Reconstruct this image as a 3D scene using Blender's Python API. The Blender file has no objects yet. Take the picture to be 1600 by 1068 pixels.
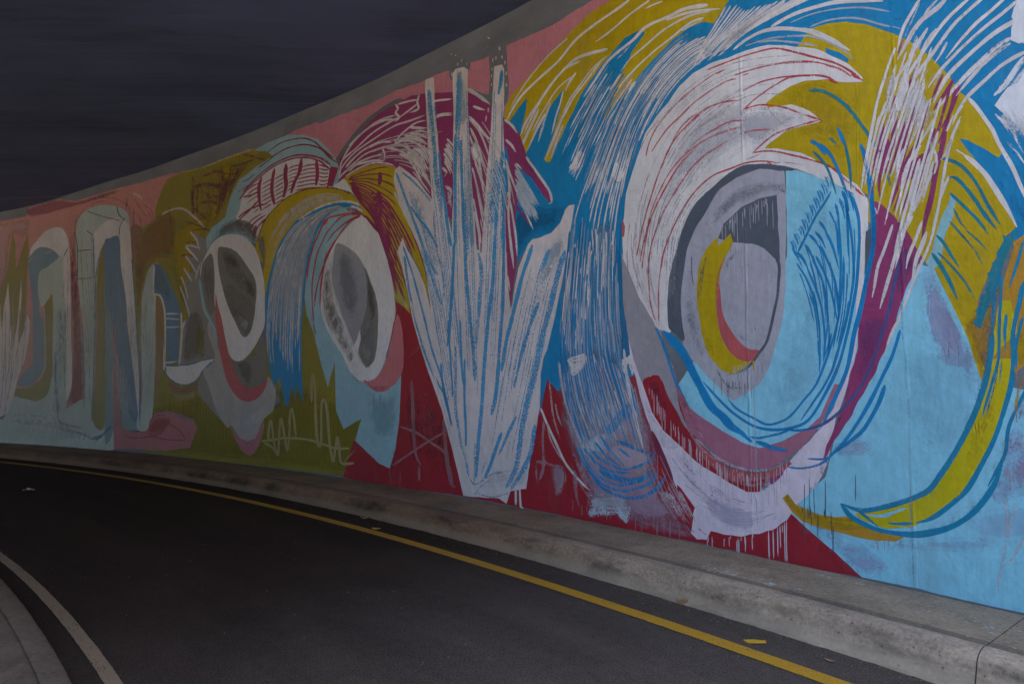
import bpy, bmesh, math, random
from mathutils import Vector
from mathutils.geometry import delaunay_2d_cdt
from mathutils.noise import noise as pnoise
sc = bpy.context.scene
R = math.radians
# ------------------------------------------------------------------ camera, sky, sun, exposure
CAM_H=1.42; CAM_PITCH=4.0042; CAM_LENS=22.5
cd = bpy.data.cameras.new('camera'); cam = bpy.data.objects.new('camera', cd); sc.collection.objects.link(cam)
cd.sensor_width = 36; cd.lens = CAM_LENS; cd.clip_start = .05; cd.clip_end = 3000
cam.location = (0, 0, CAM_H); cam.rotation_euler = (R(90 + CAM_PITCH), 0, 0)
sc.camera = cam
world = bpy.data.worlds.new('World'); sc.world = world; world.use_nodes = True
nt = world.node_tree; nt.nodes.clear()
wo = nt.nodes.new('ShaderNodeOutputWorld'); wb = nt.nodes.new('ShaderNodeBackground'); sky = nt.nodes.new('ShaderNodeTexSky')
sky.sky_type = 'NISHITA'; sky.sun_disc = False; sky.sun_elevation = R(52); sky.sun_rotation = R(20)
sky.air_density = 1.0; sky.dust_density = 6.0; sky.ozone_density = .8
wb.inputs['Strength'].default_value = .15
nt.links.new(sky.outputs[0], wb.inputs[0]); nt.links.new(wb.outputs[0], wo.inputs[0])
sd = bpy.data.lights.new('sun', 'SUN'); sd.energy = 3.0; sd.angle = R(.5); sd.color = (1, .95, .87)
sun = bpy.data.objects.new('sun', sd); sc.collection.objects.link(sun); sun.location = (0, 20, 40)
az, el = R(20), R(52)
sun.rotation_euler = Vector((math.sin(az)*math.cos(el), math.cos(az)*math.cos(el), math.sin(el))).to_track_quat('Z', 'Y').to_euler()
sc.view_settings.view_transform = 'Standard'; sc.view_settings.look = 'None'; sc.view_settings.gamma = 1
sc.view_settings.use_curve_mapping = False; sc.view_settings.exposure = EXPO = 2.48
sc.render.engine = 'CYCLES'
cy = sc.cycles
cy.max_bounces = 10; cy.diffuse_bounces = 6; cy.glossy_bounces = 3; cy.transparent_max_bounces = 64
cy.use_denoising = True; cy.denoiser = 'OPENIMAGEDENOISE'; cy.sample_clamp_indirect = 8

# ------------------------------------------------------------------ helpers
def link(o, parent=None):
    sc.collection.objects.link(o)
    if parent: o.parent = parent
    return o
def mesh_obj(name, verts, faces, mats, parent=None, uvs=None, midx=None, smooth=False):
    me = bpy.data.meshes.new(name); me.from_pydata(verts, [], faces)
    for m in (mats if isinstance(mats, (list, tuple)) else [mats]): me.materials.append(m)
    if uvs:
        for nm, per_vert in uvs.items():
            lay = me.uv_layers.new(name=nm)
            for l in me.loops: lay.data[l.index].uv = per_vert[l.vertex_index]
    if midx: me.polygons.foreach_set('material_index', midx)
    if smooth: me.polygons.foreach_set('use_smooth', [True]*len(me.polygons))
    me.update()
    return link(bpy.data.objects.new(name, me), parent)
def tag(o, label=None, cat=None, kind=None, group=None):
    for k, v in (('label', label), ('category', cat), ('kind', kind), ('group', group)):
        if v: o[k] = v
    return o

# the wall in plan: t runs along its chord from the near end, d is the distance out from the wall face
C0=(2.82027,3.62076); U=(-0.796580,0.604533); N=(-0.604533,-0.796580)
CO=[1.94001e-07, -0.000103237, 0.016699, -0.269716, 0.00828477]
def dev(t): return (((CO[0]*t + CO[1])*t + CO[2])*t + CO[3])*t + CO[4]
def plan(t, d=0.0):
    s = ((4*CO[0]*t + 3*CO[1])*t + 2*CO[2])*t + CO[3]
    q = dev(t); k = 1/math.hypot(1, s)
    x = C0[0] + t*U[0] + q*N[0]; y = C0[1] + t*U[1] + q*N[1]
    nx = (-s*U[0] + N[0])*k; ny = (-s*U[1] + N[1])*k
    return x + nx*d, y + ny*d
STEP = .12; T0 = -3.6; T1 = 25.2
KN = [T0 + i*STEP for i in range(int((T1-T0)/STEP) + 1)]
KP = [plan(t) for t in KN]; KQ = [plan(t, 1) for t in KN]
KD = [(q[0]-p[0], q[1]-p[1]) for p, q in zip(KP, KQ)]
def wallpt(t, z, off):
    f = (t - T0)/STEP; i = max(0, min(len(KN)-2, int(f))); f -= i
    a, b, da, db = KP[i], KP[i+1], KD[i], KD[i+1]
    return (a[0] + (b[0]-a[0])*f + (da[0] + (db[0]-da[0])*f)*off, a[1] + (b[1]-a[1])*f + (da[1] + (db[1]-da[1])*f)*off, z)
def ceil_z(t):
    pts = [(-8, 5.56), (3.5, 5.555), (6, 5.63), (9, 5.70), (11.5, 5.705), (14, 5.66), (18, 5.50), (22, 5.46), (40, 5.46)]
    for (a, za), (b, zb) in zip(pts, pts[1:]):
        if t <= b:
            f = max(0, (t-a)/(b-a)); f = f*f*(3-2*f); return za + (zb-za)*f
    return pts[-1][1]

# ------------------------------------------------------------------ materials
def srgb(h):
    c = [int(h[i:i+2], 16)/255 for i in (0, 2, 4)]
    return tuple(((v+.055)/1.055)**2.4 if v > .04045 else v/12.92 for v in c)
class NT:
    def __init__(s, name):
        s.m = bpy.data.materials.new(name); s.m.use_nodes = True; s.t = s.m.node_tree; s.t.nodes.clear()
        s.out = s.n('ShaderNodeOutputMaterial'); s.b = s.n('ShaderNodeBsdfPrincipled'); s.l(s.b.outputs[0], s.out.inputs[0])
    def n(s, typ, **kw):
        o = s.t.nodes.new(typ)
        for k, v in kw.items(): setattr(o, k, v)
        return o
    def l(s, a, b): s.t.links.new(a, b)
    def put(s, sock, v):
        if hasattr(v, 'is_linked') or hasattr(v, 'links'): s.l(v, sock)
        else: sock.default_value = v
    def uv(s, name): return s.n('ShaderNodeUVMap', uv_map=name).outputs[0]
    def map(s, v, scale, loc=(0, 0, 0)):
        o = s.n('ShaderNodeMapping'); s.l(v, o.inputs[0]); o.inputs['Scale'].default_value = scale; o.inputs['Location'].default_value = loc; return o.outputs[0]
    def noise(s, v, scale, detail=3, rough=.55, dist=0):
        o = s.n('ShaderNodeTexNoise'); s.l(v, o.inputs['Vector'])
        o.inputs['Scale'].default_value = scale; o.inputs['Detail'].default_value = detail; o.inputs['Roughness'].default_value = rough; o.inputs['Distortion'].default_value = dist
        return o.outputs['Fac']
    def math(s, op, a, b=0.0, c=None, clamp=False):
        o = s.n('ShaderNodeMath', operation=op, use_clamp=clamp); s.put(o.inputs[0], a); s.put(o.inputs[1], b)
        if c is not None: s.put(o.inputs[2], c)
        return o.outputs[0]
    def rng(s, v, a, b, c=0.0, d=1.0, smooth=False):
        o = s.n('ShaderNodeMapRange'); o.clamp = True
        if smooth: o.interpolation_type = 'SMOOTHSTEP'
        s.put(o.inputs[0], v)
        for i, q in enumerate((a, b, c, d)): s.put(o.inputs[i+1], q)
        return o.outputs[0]
    def mix(s, f, a, b, mode='MIX'):
        o = s.n('ShaderNodeMix', data_type='RGBA', blend_type=mode); s.put(o.inputs[0], f)
        for sock, v in ((o.inputs[6], a), (o.inputs[7], b)):
            if isinstance(v, tuple): v = v + (1,) if len(v) == 3 else v
            s.put(sock, v)
        return o.outputs[2]
    def sep(s, v):
        o = s.n('ShaderNodeSeparateXYZ'); s.l(v, o.inputs[0]); return o.outputs
    def bump(s, h, strength=.3, dist=.01):
        o = s.n('ShaderNodeBump'); s.l(h, o.inputs['Height']); o.inputs['Strength'].default_value = strength; o.inputs['Distance'].default_value = dist
        s.l(o.outputs[0], s.b.inputs['Normal'])
    def col(s, v):
        if isinstance(v, tuple): s.b.inputs['Base Color'].default_value = v[:3] + (1,)
        else: s.l(v, s.b.inputs['Base Color'])

def wall_relief(k):
    """render coat, roller stipple and the two panel joints; the same height field under every paint"""
    w = k.uv('wall')
    a = k.noise(w, 7, 4, .6); b = k.noise(k.map(w, (60, 25, 1)), 1, 2); c = k.noise(k.map(w, (9, 1.2, 1)), 1, 3)
    h = k.math('ADD', k.math('MULTIPLY', a, .9), k.math('ADD', k.math('MULTIPLY', b, .35), k.math('MULTIPLY', c, .3)))
    x, y, _ = k.sep(w)
    wob = k.math('MULTIPLY', k.math('SUBTRACT', k.noise(k.map(w, (0, 3, 1)), 1, 2), .5), .03)
    for s0 in JOINTS:
        dd = k.math('ABSOLUTE', k.math('SUBTRACT', k.math('ADD', x, wob), s0))
        h = k.math('ADD', h, k.math('MULTIPLY', k.rng(dd, .0, .016, .6, 0.0, True), k.rng(c, .35, .6)))
    return h
JOINTS = (1.568, .514, -.54, -1.6)
PAL = {}
SHADES = dict(
 WH='DAD8D9', WHb='B9C4D2', WHp='D5CECE', WHr='D6DCE4', LVt='D8CCD8', LV5='BDBEC9', LGe='A9AAB6', GYl='C4C6C8',
 GY='6E737A', GYm='8A8783', GYc='75736D', DGm='7A7771', DGs='555D6A', LGm='9C98A0', LGs='ACA7A4', LGd='7F838D', LGp='97989F',
 BL='1483B8', BLb='0F86C4', BLd='1A6E9C', BL2='2285C8', BLg='6F97B4', BLv='4A5F98', BT='1F8094', BT2='1487B0', CH='3A98CC', BLs='5A90B4', DB='6F8CA2', DB2='5A80A0',
 LB='8ACDE4', LB2='98D0E4', LB3='93B9C4', LB3d='82A3AE', LB4='9FB9C8', LBl='A9C4DE', TE='B4C4BF', TEb='7C99A4', TL='8CBCC6',
 LV2='A3AACB', LV3='6F8CB0', LVm='A892BC', MV='A68A9C', MVl='BFA8B6', MP='A86C82',
 YE='B8A00A', YE2='C6A812', YE4='C0B20C', OL='8C8226', OLd='877D24', OLk='857C26', OLb='967040', OR='B88A2A', ORd='9C7826', BRN='8A6650',
 MG='923A6B', MGd='7E3068', MG2='9A3258', MGo='7A3A48', MGv='7A4880', MGr='7C3048', MGs='93345E',
 RD='9A2330', RDk='9A4450', RDd='7C2028', CR='BE4148', CRp='C08088', SP='C8767A', SPd='B07078', SPr='B85A5E', SP2='C2857F', PK='C0808F', PK2='A8606E', PKl='C79C98',
 SCR='B8AC7C', SCP='B08088', BRg='7A5A58', DKl='4A5660', DKd='55534F')
ALIAS = dict(WHl='WH', WHm='WH', WHe='WH', WHb2='WH', WHp2='WHp', WHs='WHp', WHlb='WHb', LG2='GYm', GYd='GYm', BL3='BL', BLd2='BLd', BLk='BLd', CH2='CH', CR2='SPr', CRd='CR',
 LV4='LV2', OLg='OL', OLo='OL', OLy='YE', OL2='OL', OL3='YE', OLs='OLb', ORr='OR', RDo='OR', YE3='YE', YEd='OL', YEl='YE4', MGb='BLv', MGs2='MG', DBl='DB', LBl='LBl')
def paint(code):
    code = ALIAS.get(code, code)
    if code in PAL: return PAL[code]
    k = NT('mural_paint_' + code.lower()); c = srgb(SHADES[code]); w = k.uv('wall'); st = k.uv('stroke'); pr = k.uv('wear')
    wear, op, _ = k.sep(pr); su, sv, _ = k.sep(st)
    blot = k.noise(k.map(w, (2.2, 1.2, 1)), 1, 5, .65); fine = k.noise(k.map(w, (30, 9, 1)), 1, 3, .6)
    v = k.math('ADD', k.math('MULTIPLY', blot, .45), k.math('MULTIPLY', fine, .35))
    r1 = k.n('ShaderNodeVectorRotate', rotation_type='Z_AXIS'); k.l(w, r1.inputs['Vector']); r1.inputs['Angle'].default_value = .6 + (ord(code[0]) % 3)*.35
    br = k.noise(k.map(r1.outputs[0], (15, 2.2, 1)), 1, 4, .6, .9); br2 = k.noise(k.map(w, (22, 1.6, 1)), 1, 4, .7, .4)
    v = k.math('ADD', k.math('MULTIPLY', v, .75), k.math('ADD', k.math('MULTIPLY', br, .16), k.math('MULTIPLY', br2, .16)))
    v = k.rng(v, .30, .68, .70, 1.22)
    hs = k.n('ShaderNodeHueSaturation'); hs.inputs['Color'].default_value = c + (1,); k.l(v, hs.inputs['Value'])
    dirt = k.rng(k.noise(k.map(w, (3, .7, 1), (7, 3, 0)), 1, 5, .7), .56, .75, 0, .22)
    k.col(k.mix(dirt, hs.outputs[0], (.16, .14, .12)))
    k.b.inputs['Roughness'].default_value = .62; k.b.inputs['Specular IOR Level'].default_value = .3
    # dry-brush coverage: bristle streaks along the stroke, speckle from the rough render
    streak = k.noise(k.map(st, (3.0, 4.5, 1)), 1, 3, .6); grain = k.noise(k.map(w, (70, 45, 1)), 1, 3, .7); patch = k.noise(k.map(w, (11, 7, 1)), 1, 3, .6)
    ws, wg, wp = (.22, .62, .16) if code == 'CH' else (.45, .30, .25)
    cov = k.math('ADD', k.math('MULTIPLY', streak, ws), k.math('ADD', k.math('MULTIPLY', grain, wg), k.math('MULTIPLY', patch, wp)))
    cov = k.rng(cov, .36, .64)
    edge = k.math('POWER', k.math('MINIMUM', k.math('ABSOLUTE', sv), 1.0), 5.0)
    wr = k.math('ADD', wear, k.math('MULTIPLY', edge, k.math('ADD', .16, k.math('MULTIPLY', wear, .45))))
    dry = k.rng(k.math('SUBTRACT', cov, wr), -.12, .12, 0, 1, True)
    # thin washes (across-coordinate 2..3) fade out softly at their rim instead of breaking up
    rim = k.math('SUBTRACT', sv, 2.0, clamp=True)
    soft = k.rng(k.math('SUBTRACT', k.math('MULTIPLY_ADD', cov, .7, .45), k.math('ADD', rim, k.math('MULTIPLY', wear, .5))), -.35, .45, 0, 1, True)
    isw = k.math('GREATER_THAN', sv, 1.5)
    al = k.math('ADD', k.math('MULTIPLY', dry, k.math('SUBTRACT', 1.0, isw)), k.math('MULTIPLY', soft, isw))
    al = k.math('MULTIPLY', al, op)
    k.l(al, k.b.inputs['Alpha'])
    k.bump(wall_relief(k), .8, .008)
    PAL[code] = k.m
    return k.m

# ------------------------------------------------------------------ mural builder
wallroot = None
PARTS = {}
LAYER = [0]
DL = .00002
CELLS = {}
def stack(v2, faces):
    """height of a new coat: one film above the highest coat it touches"""
    cs = set()
    for fc in faces:
        xs = [v2[i][0] for i in fc]; ys = [v2[i][1] for i in fc]
        for a in range(int(min(xs)*16), int(max(xs)*16)+1):
            for b in range(int(min(ys)*16), int(max(ys)*16)+1): cs.add((a, b))
    top = max((CELLS.get(c, 0) for c in cs), default=0) + 1
    for c in cs: CELLS[c] = top
    return .0004 + top*DL
def pairs(f): return [(f[i]/1000, f[i+1]/1000) for i in range(0, len(f), 2)]
def catmull(p, closed=False, step=.03):
    n = len(p)
    if n < 3 and not closed:
        out = []
        (a, b), (c, d) = p[0], p[-1]; m = max(2, int(math.hypot(c-a, d-b)/step))
        return [(a+(c-a)*i/m, b+(d-b)*i/m) for i in range(m+1)]
    out = []
    for i in range(n if closed else n-1):
        p0 = p[(i-1) % n] if closed or i > 0 else p[0]; p1 = p[i]; p2 = p[(i+1) % n]
        p3 = p[(i+2) % n] if closed or i+2 < n else p[-1]
        m = max(2, min(40, int(math.hypot(p2[0]-p1[0], p2[1]-p1[1])/step)))
        for j in range(m):
            t = j/m; t2 = t*t; t3 = t2*t
            out.append(tuple(.5*(2*b + (c-a)*t + (2*a-5*b+4*c-d)*t2 + (3*b-a-3*c+d)*t3) for a, b, c, d in zip(p0, p1, p2, p3)))
    if not closed: out.append(p[-1])
    return out
def part_for(name):
    if name not in PARTS: PARTS[name] = dict(v=[], f=[], st=[], pr=[], wl=[], mi=[], mats=[])
    return PARTS[name]
def emit(name, code, v2, faces, st, pr, off):
    """cut the flat sheet at the wall's facets, then lay it on the wall face"""
    off = stack(v2, faces)
    bm = bmesh.new(); ls = bm.loops.layers.uv.new('s'); lp = bm.loops.layers.uv.new('p')
    bv = [bm.verts.new((a, b, 0)) for a, b in v2]
    for fc in faces:
        try: f = bm.faces.new([bv[i] for i in fc])
        except ValueError: continue
        for l, i in zip(f.loops, fc): l[ls].uv = st[i]; l[lp].uv = pr[i]
    xs = [a for a, b in v2]; i0 = math.ceil((min(xs)-T0)/STEP); i1 = math.floor((max(xs)-T0)/STEP)
    for i in range(i0, i1+1):
        bmesh.ops.bisect_plane(bm, geom=bm.verts[:] + bm.edges[:] + bm.faces[:], dist=1e-6, plane_co=(T0+i*STEP, 0, 0), plane_no=(1, 0, 0))
    P = part_for(name); m = paint(code)
    if m not in P['mats']: P['mats'].append(m)
    mi = P['mats'].index(m)
    for f in bm.faces:
        idx = []
        lo = list(f.loops)
        if f.normal.z < 0: lo.reverse()
        for l in lo:
            x, y, _ = l.vert.co
            idx.append(len(P['v'])); P['v'].append(wallpt(x, y, off)); P['st'].append(tuple(l[ls].uv)); P['pr'].append(tuple(l[lp].uv)); P['wl'].append((x, y))
        P['f'].append(idx[::-1]); P['mi'].append(mi)
    bm.free()
def nextoff():
    LAYER[0] += 1
def inside(x, y, poly):
    c = False; j = len(poly)-1
    for i in range(len(poly)):
        xi, yi = poly[i]; xj, yj = poly[j]
        if (yi > y) != (yj > y) and x < (xj-xi)*(y-yi)/(yj-yi) + xi: c = not c
        j = i
    return c
def clampz(z, t): return max(ZB - .012, min(ceil_z(t) - .02, z))
ZB = .18
def F(part, col, wear, op, sm, jit, flat):
    off = nextoff(); p = pairs(flat); rnd = random.Random(LAYER[0])
    if sm: q = catmull(p, True, .04)
    else:
        q = []
        for i, a in enumerate(p):
            b = p[(i+1) % len(p)]; m = max(1, min(80, int(math.hypot(b[0]-a[0], b[1]-a[1])/.03)))
            q += [(a[0]+(b[0]-a[0])*j/m, a[1]+(b[1]-a[1])*j/m) for j in range(m)]
    sx = rnd.random()*50; amp = .006*jit
    q = [(max(T0+.01, min(T1-.2, a + amp*pnoise((a*11+sx, b*11, 1)))), b + amp*pnoise((a*11, b*11+sx, 5))) for a, b in q]
    q = [(a, clampz(b, a)) for a, b in q]
    pts = []
    for a in q:
        if not pts or math.hypot(a[0]-pts[-1][0], a[1]-pts[-1][1]) > .002: pts.append(a)
    soft = wear >= .2 or op <= .85
    extra = []
    if soft:
        x0, x1 = min(a for a, b in pts), max(a for a, b in pts); y0, y1 = min(b for a, b in pts), max(b for a, b in pts)
        g = max(.04, min(.12, min(x1-x0, y1-y0)/6)); x = x0 + g/2
        while x < x1:
            y = y0 + g/2
            while y < y1:
                if inside(x, y, pts): extra.append((x, y))
                y += g
            x += g
    nb = len(pts)
    r = delaunay_2d_cdt([Vector(a) for a in pts + extra], [], [list(range(nb))], 1, 1e-5)
    v2 = [tuple(a) for a in r[0]]; faces = r[2]
    if soft:
        size = max(.05, min(.22, min(x1-x0, y1-y0)*.3)); st = []
        for (a, b), orig in zip(v2, r[3]):
            isb = any(o < nb for o in orig)
            d = 0 if isb else min(math.hypot(a-c, b-e) for c, e in pts)
            st.append((a*9, 0 if 0 else (1 - min(1, d/size))*.98))
        # across coordinate doubles as the ragged-edge amount, so streaks come from height instead
        wash = 2.0 if (wear >= .4 or op <= .85) else 0.0
        st = [((b*2.0 + a*.3), wash + s) for (a, b), (_, s) in zip(v2, st)]
    else: st = [(b*.8 + a*.2, .0) for a, b in v2]
    emit(part, col, v2, faces, st, [(wear, op)]*len(v2), off)
def ribbon(path, w, r, tp, rnd):
    L = [0]
    for a, b in zip(path, path[1:]): L.append(L[-1] + math.hypot(b[0]-a[0], b[1]-a[1]))
    tot = L[-1] or 1e-3; v = []; s = []; sx = rnd.random()*99
    for i, (a, b) in enumerate(path):
        c, d = path[max(0, i-1)], path[min(len(path)-1, i+1)]
        tx, ty = (d[0]-c[0])*r, d[1]-c[1]; k = math.hypot(tx, ty) or 1
        nx, ny = -ty/k, tx/k
        e = L[i]; f = tot - L[i]
        prof = min(1, (.35 + e/(w*2)))*min(1, (.25 if tp > .3 else .45) + f/(w*(2+6*tp)))
        hw = w*.5*prof*(1 + .30*pnoise((L[i]*5+sx, sx, 0)))
        v.append((a + nx/r*hw, b + ny*hw)); v.append((a - nx/r*hw, b - ny*hw))
        s.append((L[i]*2+sx, -1)); s.append((L[i]*2+sx, 1))
    fc = [(2*i, 2*i+1, 2*i+3, 2*i+2) for i in range(len(path)-1)]
    return v, s, fc
def strokes(part, col, wear, op, w, r, tp, lst, rnd):
    off = nextoff(); V = []; ST = []; PR = []; FC = []
    for path in lst:
        tot = sum(math.hypot(b[0]-a[0], b[1]-a[1]) for a, b in zip(path, path[1:]))
        v, s, f = ribbon(path, w*(.85+.3*rnd.random()), r, tp, rnd); k = len(V)
        wr = max(0, wear + rnd.uniform(-.08, .08))
        n = len(v)
        V += [(max(T0+.01, min(T1-.2, a)), clampz(b, a)) for a, b in v]; ST += s
        o2 = op*rnd.uniform(.82, 1.0)
        PR += [(wr + .22*max(0, (i//2)/(n/2) - .6), o2) for i in range(n)]
        FC += [tuple(q+k for q in x) for x in f]
    emit(part, col, V, FC, ST, PR, off)
def S(part, col, wear, op, wmm, r, tp, lists):
    rnd = random.Random(LAYER[0]*7+1)
    strokes(part, col, wear, op, wmm/1000, r, tp, [catmull(pairs(f)) for f in lists], rnd)
def resample(c, m):
    L = [0]
    for a, b in zip(c, c[1:]): L.append(L[-1] + math.hypot(b[0]-a[0], b[1]-a[1]))
    out = []; j = 0
    for i in range(m):
        d = L[-1]*i/(m-1)
        while j < len(L)-2 and L[j+1] < d: j += 1
        f = (d-L[j])/max(1e-9, L[j+1]-L[j]); out.append((c[j][0]+(c[j+1][0]-c[j][0])*f, c[j][1]+(c[j+1][1]-c[j][1])*f))
    return out
def G(part, col, wear, op, wmm, r, A, B, n, seed, t0, t1, jit):
    rnd = random.Random(seed); M = 28
    a = resample(catmull(pairs(A)), M); b = resample(catmull(pairs(B)), M); gap = 1/max(1, n-1); lst = []
    for i in range(n):
        f0 = (i + rnd.uniform(-.5, .5)*jit)*gap; f1 = (i + rnd.uniform(-.5, .5)*jit)*gap
        lo = rnd.random()*t0; hi = 1 - rnd.random()*t1; pts = []
        for j in range(M):
            q = j/(M-1)
            if q < lo or q > hi: continue
            f = f0 + (f1-f0)*q
            pts.append((a[j][0]+(b[j][0]-a[j][0])*f, a[j][1]+(b[j][1]-a[j][1])*f))
        if len(pts) > 3: lst.append(catmull(pts, step=.05))
    strokes(part, col, wear, op, wmm/1000, r, .7, lst, rnd)
def D(part, col, wear, op, wmm, r, line, n, ln, seed):
    rnd = random.Random(seed); c = resample(catmull(pairs(line)), 200); lst = []
    for i in range(n):
        x, z = c[rnd.randrange(200)]; x += rnd.uniform(-.01, .01); h = ln/1000*rnd.uniform(.15, 1.0)**1.6; z += rnd.uniform(-.35, .05)*ln/1000*.5
        lst.append([(x + .004*pnoise((x*40, q*h*6, 0)), z + .01 - h*q) for q in [i/8 for i in range(9)]])
    strokes(part, col, wear, op, wmm/1000, r, .2, lst, rnd)

# ------------------------------------------------------------------ setting materials
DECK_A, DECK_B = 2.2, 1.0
def deck_shade(k):  # painted shade: mask darkens ground colours inward from the deck edge
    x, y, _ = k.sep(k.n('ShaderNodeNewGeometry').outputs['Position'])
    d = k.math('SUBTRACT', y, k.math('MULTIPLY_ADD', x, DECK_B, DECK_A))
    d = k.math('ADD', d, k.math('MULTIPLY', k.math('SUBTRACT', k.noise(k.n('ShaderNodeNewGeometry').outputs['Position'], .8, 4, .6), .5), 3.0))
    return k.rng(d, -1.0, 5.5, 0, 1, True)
def concrete(name, base, uvn, stain=.5, bs=.4, warm=(.10, .085, .06)):
    k = NT(name); w = k.uv(uvn)
    a = k.noise(k.map(w, (1.6, 2.2, 1)), 1, 6, .65); b = k.noise(k.map(w, (40, 40, 1)), 1, 4, .7); c = k.noise(k.map(w, (5, 5, 1), (3, 9, 0)), 1, 5, .7, .6)
    v = k.rng(k.math('ADD', k.math('MULTIPLY', a, .55), k.math('MULTIPLY', b, .45)), .36, .64, .55, 1.35)
    hs = k.n('ShaderNodeHueSaturation'); hs.inputs['Color'].default_value = base + (1,); k.l(v, hs.inputs['Value'])
    k.col(k.mix(k.rng(c, .5, .72, 0, stain), hs.outputs[0], warm)); k.b.inputs['Roughness'].default_value = .85; k.b.inputs['Specular IOR Level'].default_value = .25
    pit = k.rng(k.noise(k.map(w, (55, 55, 1), (1, 2, 0)), 1, 2, .5), .30, .36, .45, 1)
    if name == 'pavement_concrete':
        gx, gd, _ = k.sep(w); gr = k.rng(k.math('ADD', gd, k.math('MULTIPLY', k.math('SUBTRACT', c, .5), .12)), .02, .09, .75, 0, True); gj = k.rng(k.math('ADD', gd, k.math('MULTIPLY', k.math('SUBTRACT', b, .5), .02)), .666, .678, 0, .45)
        k.col(k.mix(k.math('MAXIMUM', gr, gj), k.b.inputs['Base Color'].links[0].from_socket, (.05, .043, .036)))
    k.col(k.mix(k.math('MULTIPLY', deck_shade(k), .75), k.mix(pit, (.03, .027, .024), k.b.inputs['Base Color'].links[0].from_socket), (.52, .40, .31), 'MULTIPLY'))  # shade under the deck multiplied into the concrete colour
    k.bump(k.math('ADD', k.math('MULTIPLY', b, .5), k.math('ADD', k.math('MULTIPLY', c, .7), k.math('MULTIPLY', pit, .6))), bs, .008)
    return k
m_wall = NT('bare_wall_concrete'); w = m_wall.uv('wall')
va = m_wall.rng(m_wall.noise(m_wall.map(w, (1.2, 2.5, 1)), 1, 5, .65), .3, .7, .75, 1.25)
hs = m_wall.n('ShaderNodeHueSaturation'); hs.inputs['Color'].default_value = srgb('6C7179') + (1,); m_wall.l(va, hs.inputs['Value']); m_wall.col(hs.outputs[0])
m_wall.b.inputs['Roughness'].default_value = .8; m_wall.bump(wall_relief(m_wall), .4, .006); m_wall = m_wall.m

k = NT('board_marked_soffit_concrete'); w = k.uv('surf')
g1 = k.noise(k.map(w, (.22, 5.5, 1)), 1, 5, .6); g2 = k.noise(k.map(w, (.5, 22, 1)), 1, 3, .6); g3 = k.noise(k.map(w, (.35, .8, 1)), 1, 4, .6)
v = k.rng(k.math('ADD', k.math('MULTIPLY', g1, .24), k.math('ADD', k.math('MULTIPLY', g2, .10), k.math('MULTIPLY', g3, .66))), .36, .64, .68, 1.32)
hs = k.n('ShaderNodeHueSaturation'); hs.inputs['Color'].default_value = srgb('5C698C') + (1,); k.l(v, hs.inputs['Value'])
stn = k.rng(k.noise(k.map(w, (.5, 2.6, 1), (5, 1, 0)), 1, 5, .7), .56, .72, 0, .45); ln = k.rng(k.noise(k.map(w, (.12, 9, 1), (2, 7, 0)), 1, 2), .70, .715, 0, .35)
k.col(k.mix(ln, k.mix(stn, hs.outputs[0], (.03, .03, .034)), (.30, .31, .34)))
k.b.inputs['Roughness'].default_value = .8; k.bump(k.math('ADD', g1, k.math('MULTIPLY', g2, .35)), .3, .02); m_soffit = k.m

k = concrete('pavement_concrete', srgb('A08B74'), 'surf', .45, .5)
m_pave = k.m
k = concrete('kerb_concrete', srgb('B29D88'), 'surf', .4, .6)
# oily dark patches and the ragged pale haunch at the foot of the kerb
w = k.uv('surf'); tx, dy, _ = k.sep(w); old = k.b.inputs['Base Color'].links[0].from_socket
rag = k.math('MULTIPLY', k.math('SUBTRACT', k.noise(k.map(w, (12, 1, 1)), 1, 4, .7), .5), .05)
low = k.rng(k.math('ADD', dy, rag), .94, .975)
st = k.rng(k.noise(k.map(w, (1.3, 3.5, 1), (4.2, 1, 0)), 1, 5, .65), .47, .66, 0, .85)
oc = k.mix(k.math('MULTIPLY', st, k.rng(dy, .78, .88)), old, (.035, .03, .024))
oc = k.mix(k.math('MULTIPLY', low, .55), oc, srgb('A2937F'))
k.col(k.mix(k.math('MULTIPLY', deck_shade(k), .75), oc, (.52, .40, .31), 'MULTIPLY')); m_kerb = k.m  # under-deck shade painted into the kerb once more
m_oldkerb = concrete('old_dirty_kerb_concrete', srgb('8A7A6B'), 'surf', .5, .6).m
k = NT('asphalt'); w = k.uv('surf')
f1 = k.noise(k.map(w, (95, 95, 1)), 1, 3, .8); f2 = k.noise(k.map(w, (.5, 2.4, 1)), 1, 6, .65); f3 = k.noise(k.map(w, (14, 14, 1)), 1, 4, .65)
vor = k.n('ShaderNodeTexVoronoi'); k.l(w, vor.inputs['Vector']); vor.inputs['Scale'].default_value = 95
tx, dy, _ = k.sep(w)
tyre = k.math('ADD', k.rng(k.math('ABSOLUTE', k.math('SUBTRACT', dy, 3.15)), .1, .45, .5, 0, True), k.rng(k.math('ABSOLUTE', k.math('SUBTRACT', dy, 1.75)), .1, .4, .35, 0, True))
v = k.math('ADD', k.math('MULTIPLY', f1, 1.0), k.math('ADD', k.math('MULTIPLY', f2, .22), k.math('MULTIPLY', f3, .18)))
v = k.math('ADD', k.rng(v, .46, .94, .05, 2.1), k.math('MULTIPLY', tyre, k.rng(f2, .35, .65, 0, .5)))
hs = k.n('ShaderNodeHueSaturation'); hs.inputs['Color'].default_value = (.094, .073, .060, 1); k.l(v, hs.inputs['Value'])
speck = k.rng(k.noise(k.map(w, (48, 48, 1), (3, 1, 0)), 1, 1), .72, .77)
k.col(k.mix(deck_shade(k), k.mix(k.math('MULTIPLY', speck, .6), hs.outputs[0], (.16, .15, .14)), (.36, .27, .23), 'MULTIPLY'))  # asphalt colour carries the light falloff beneath the deck
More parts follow.
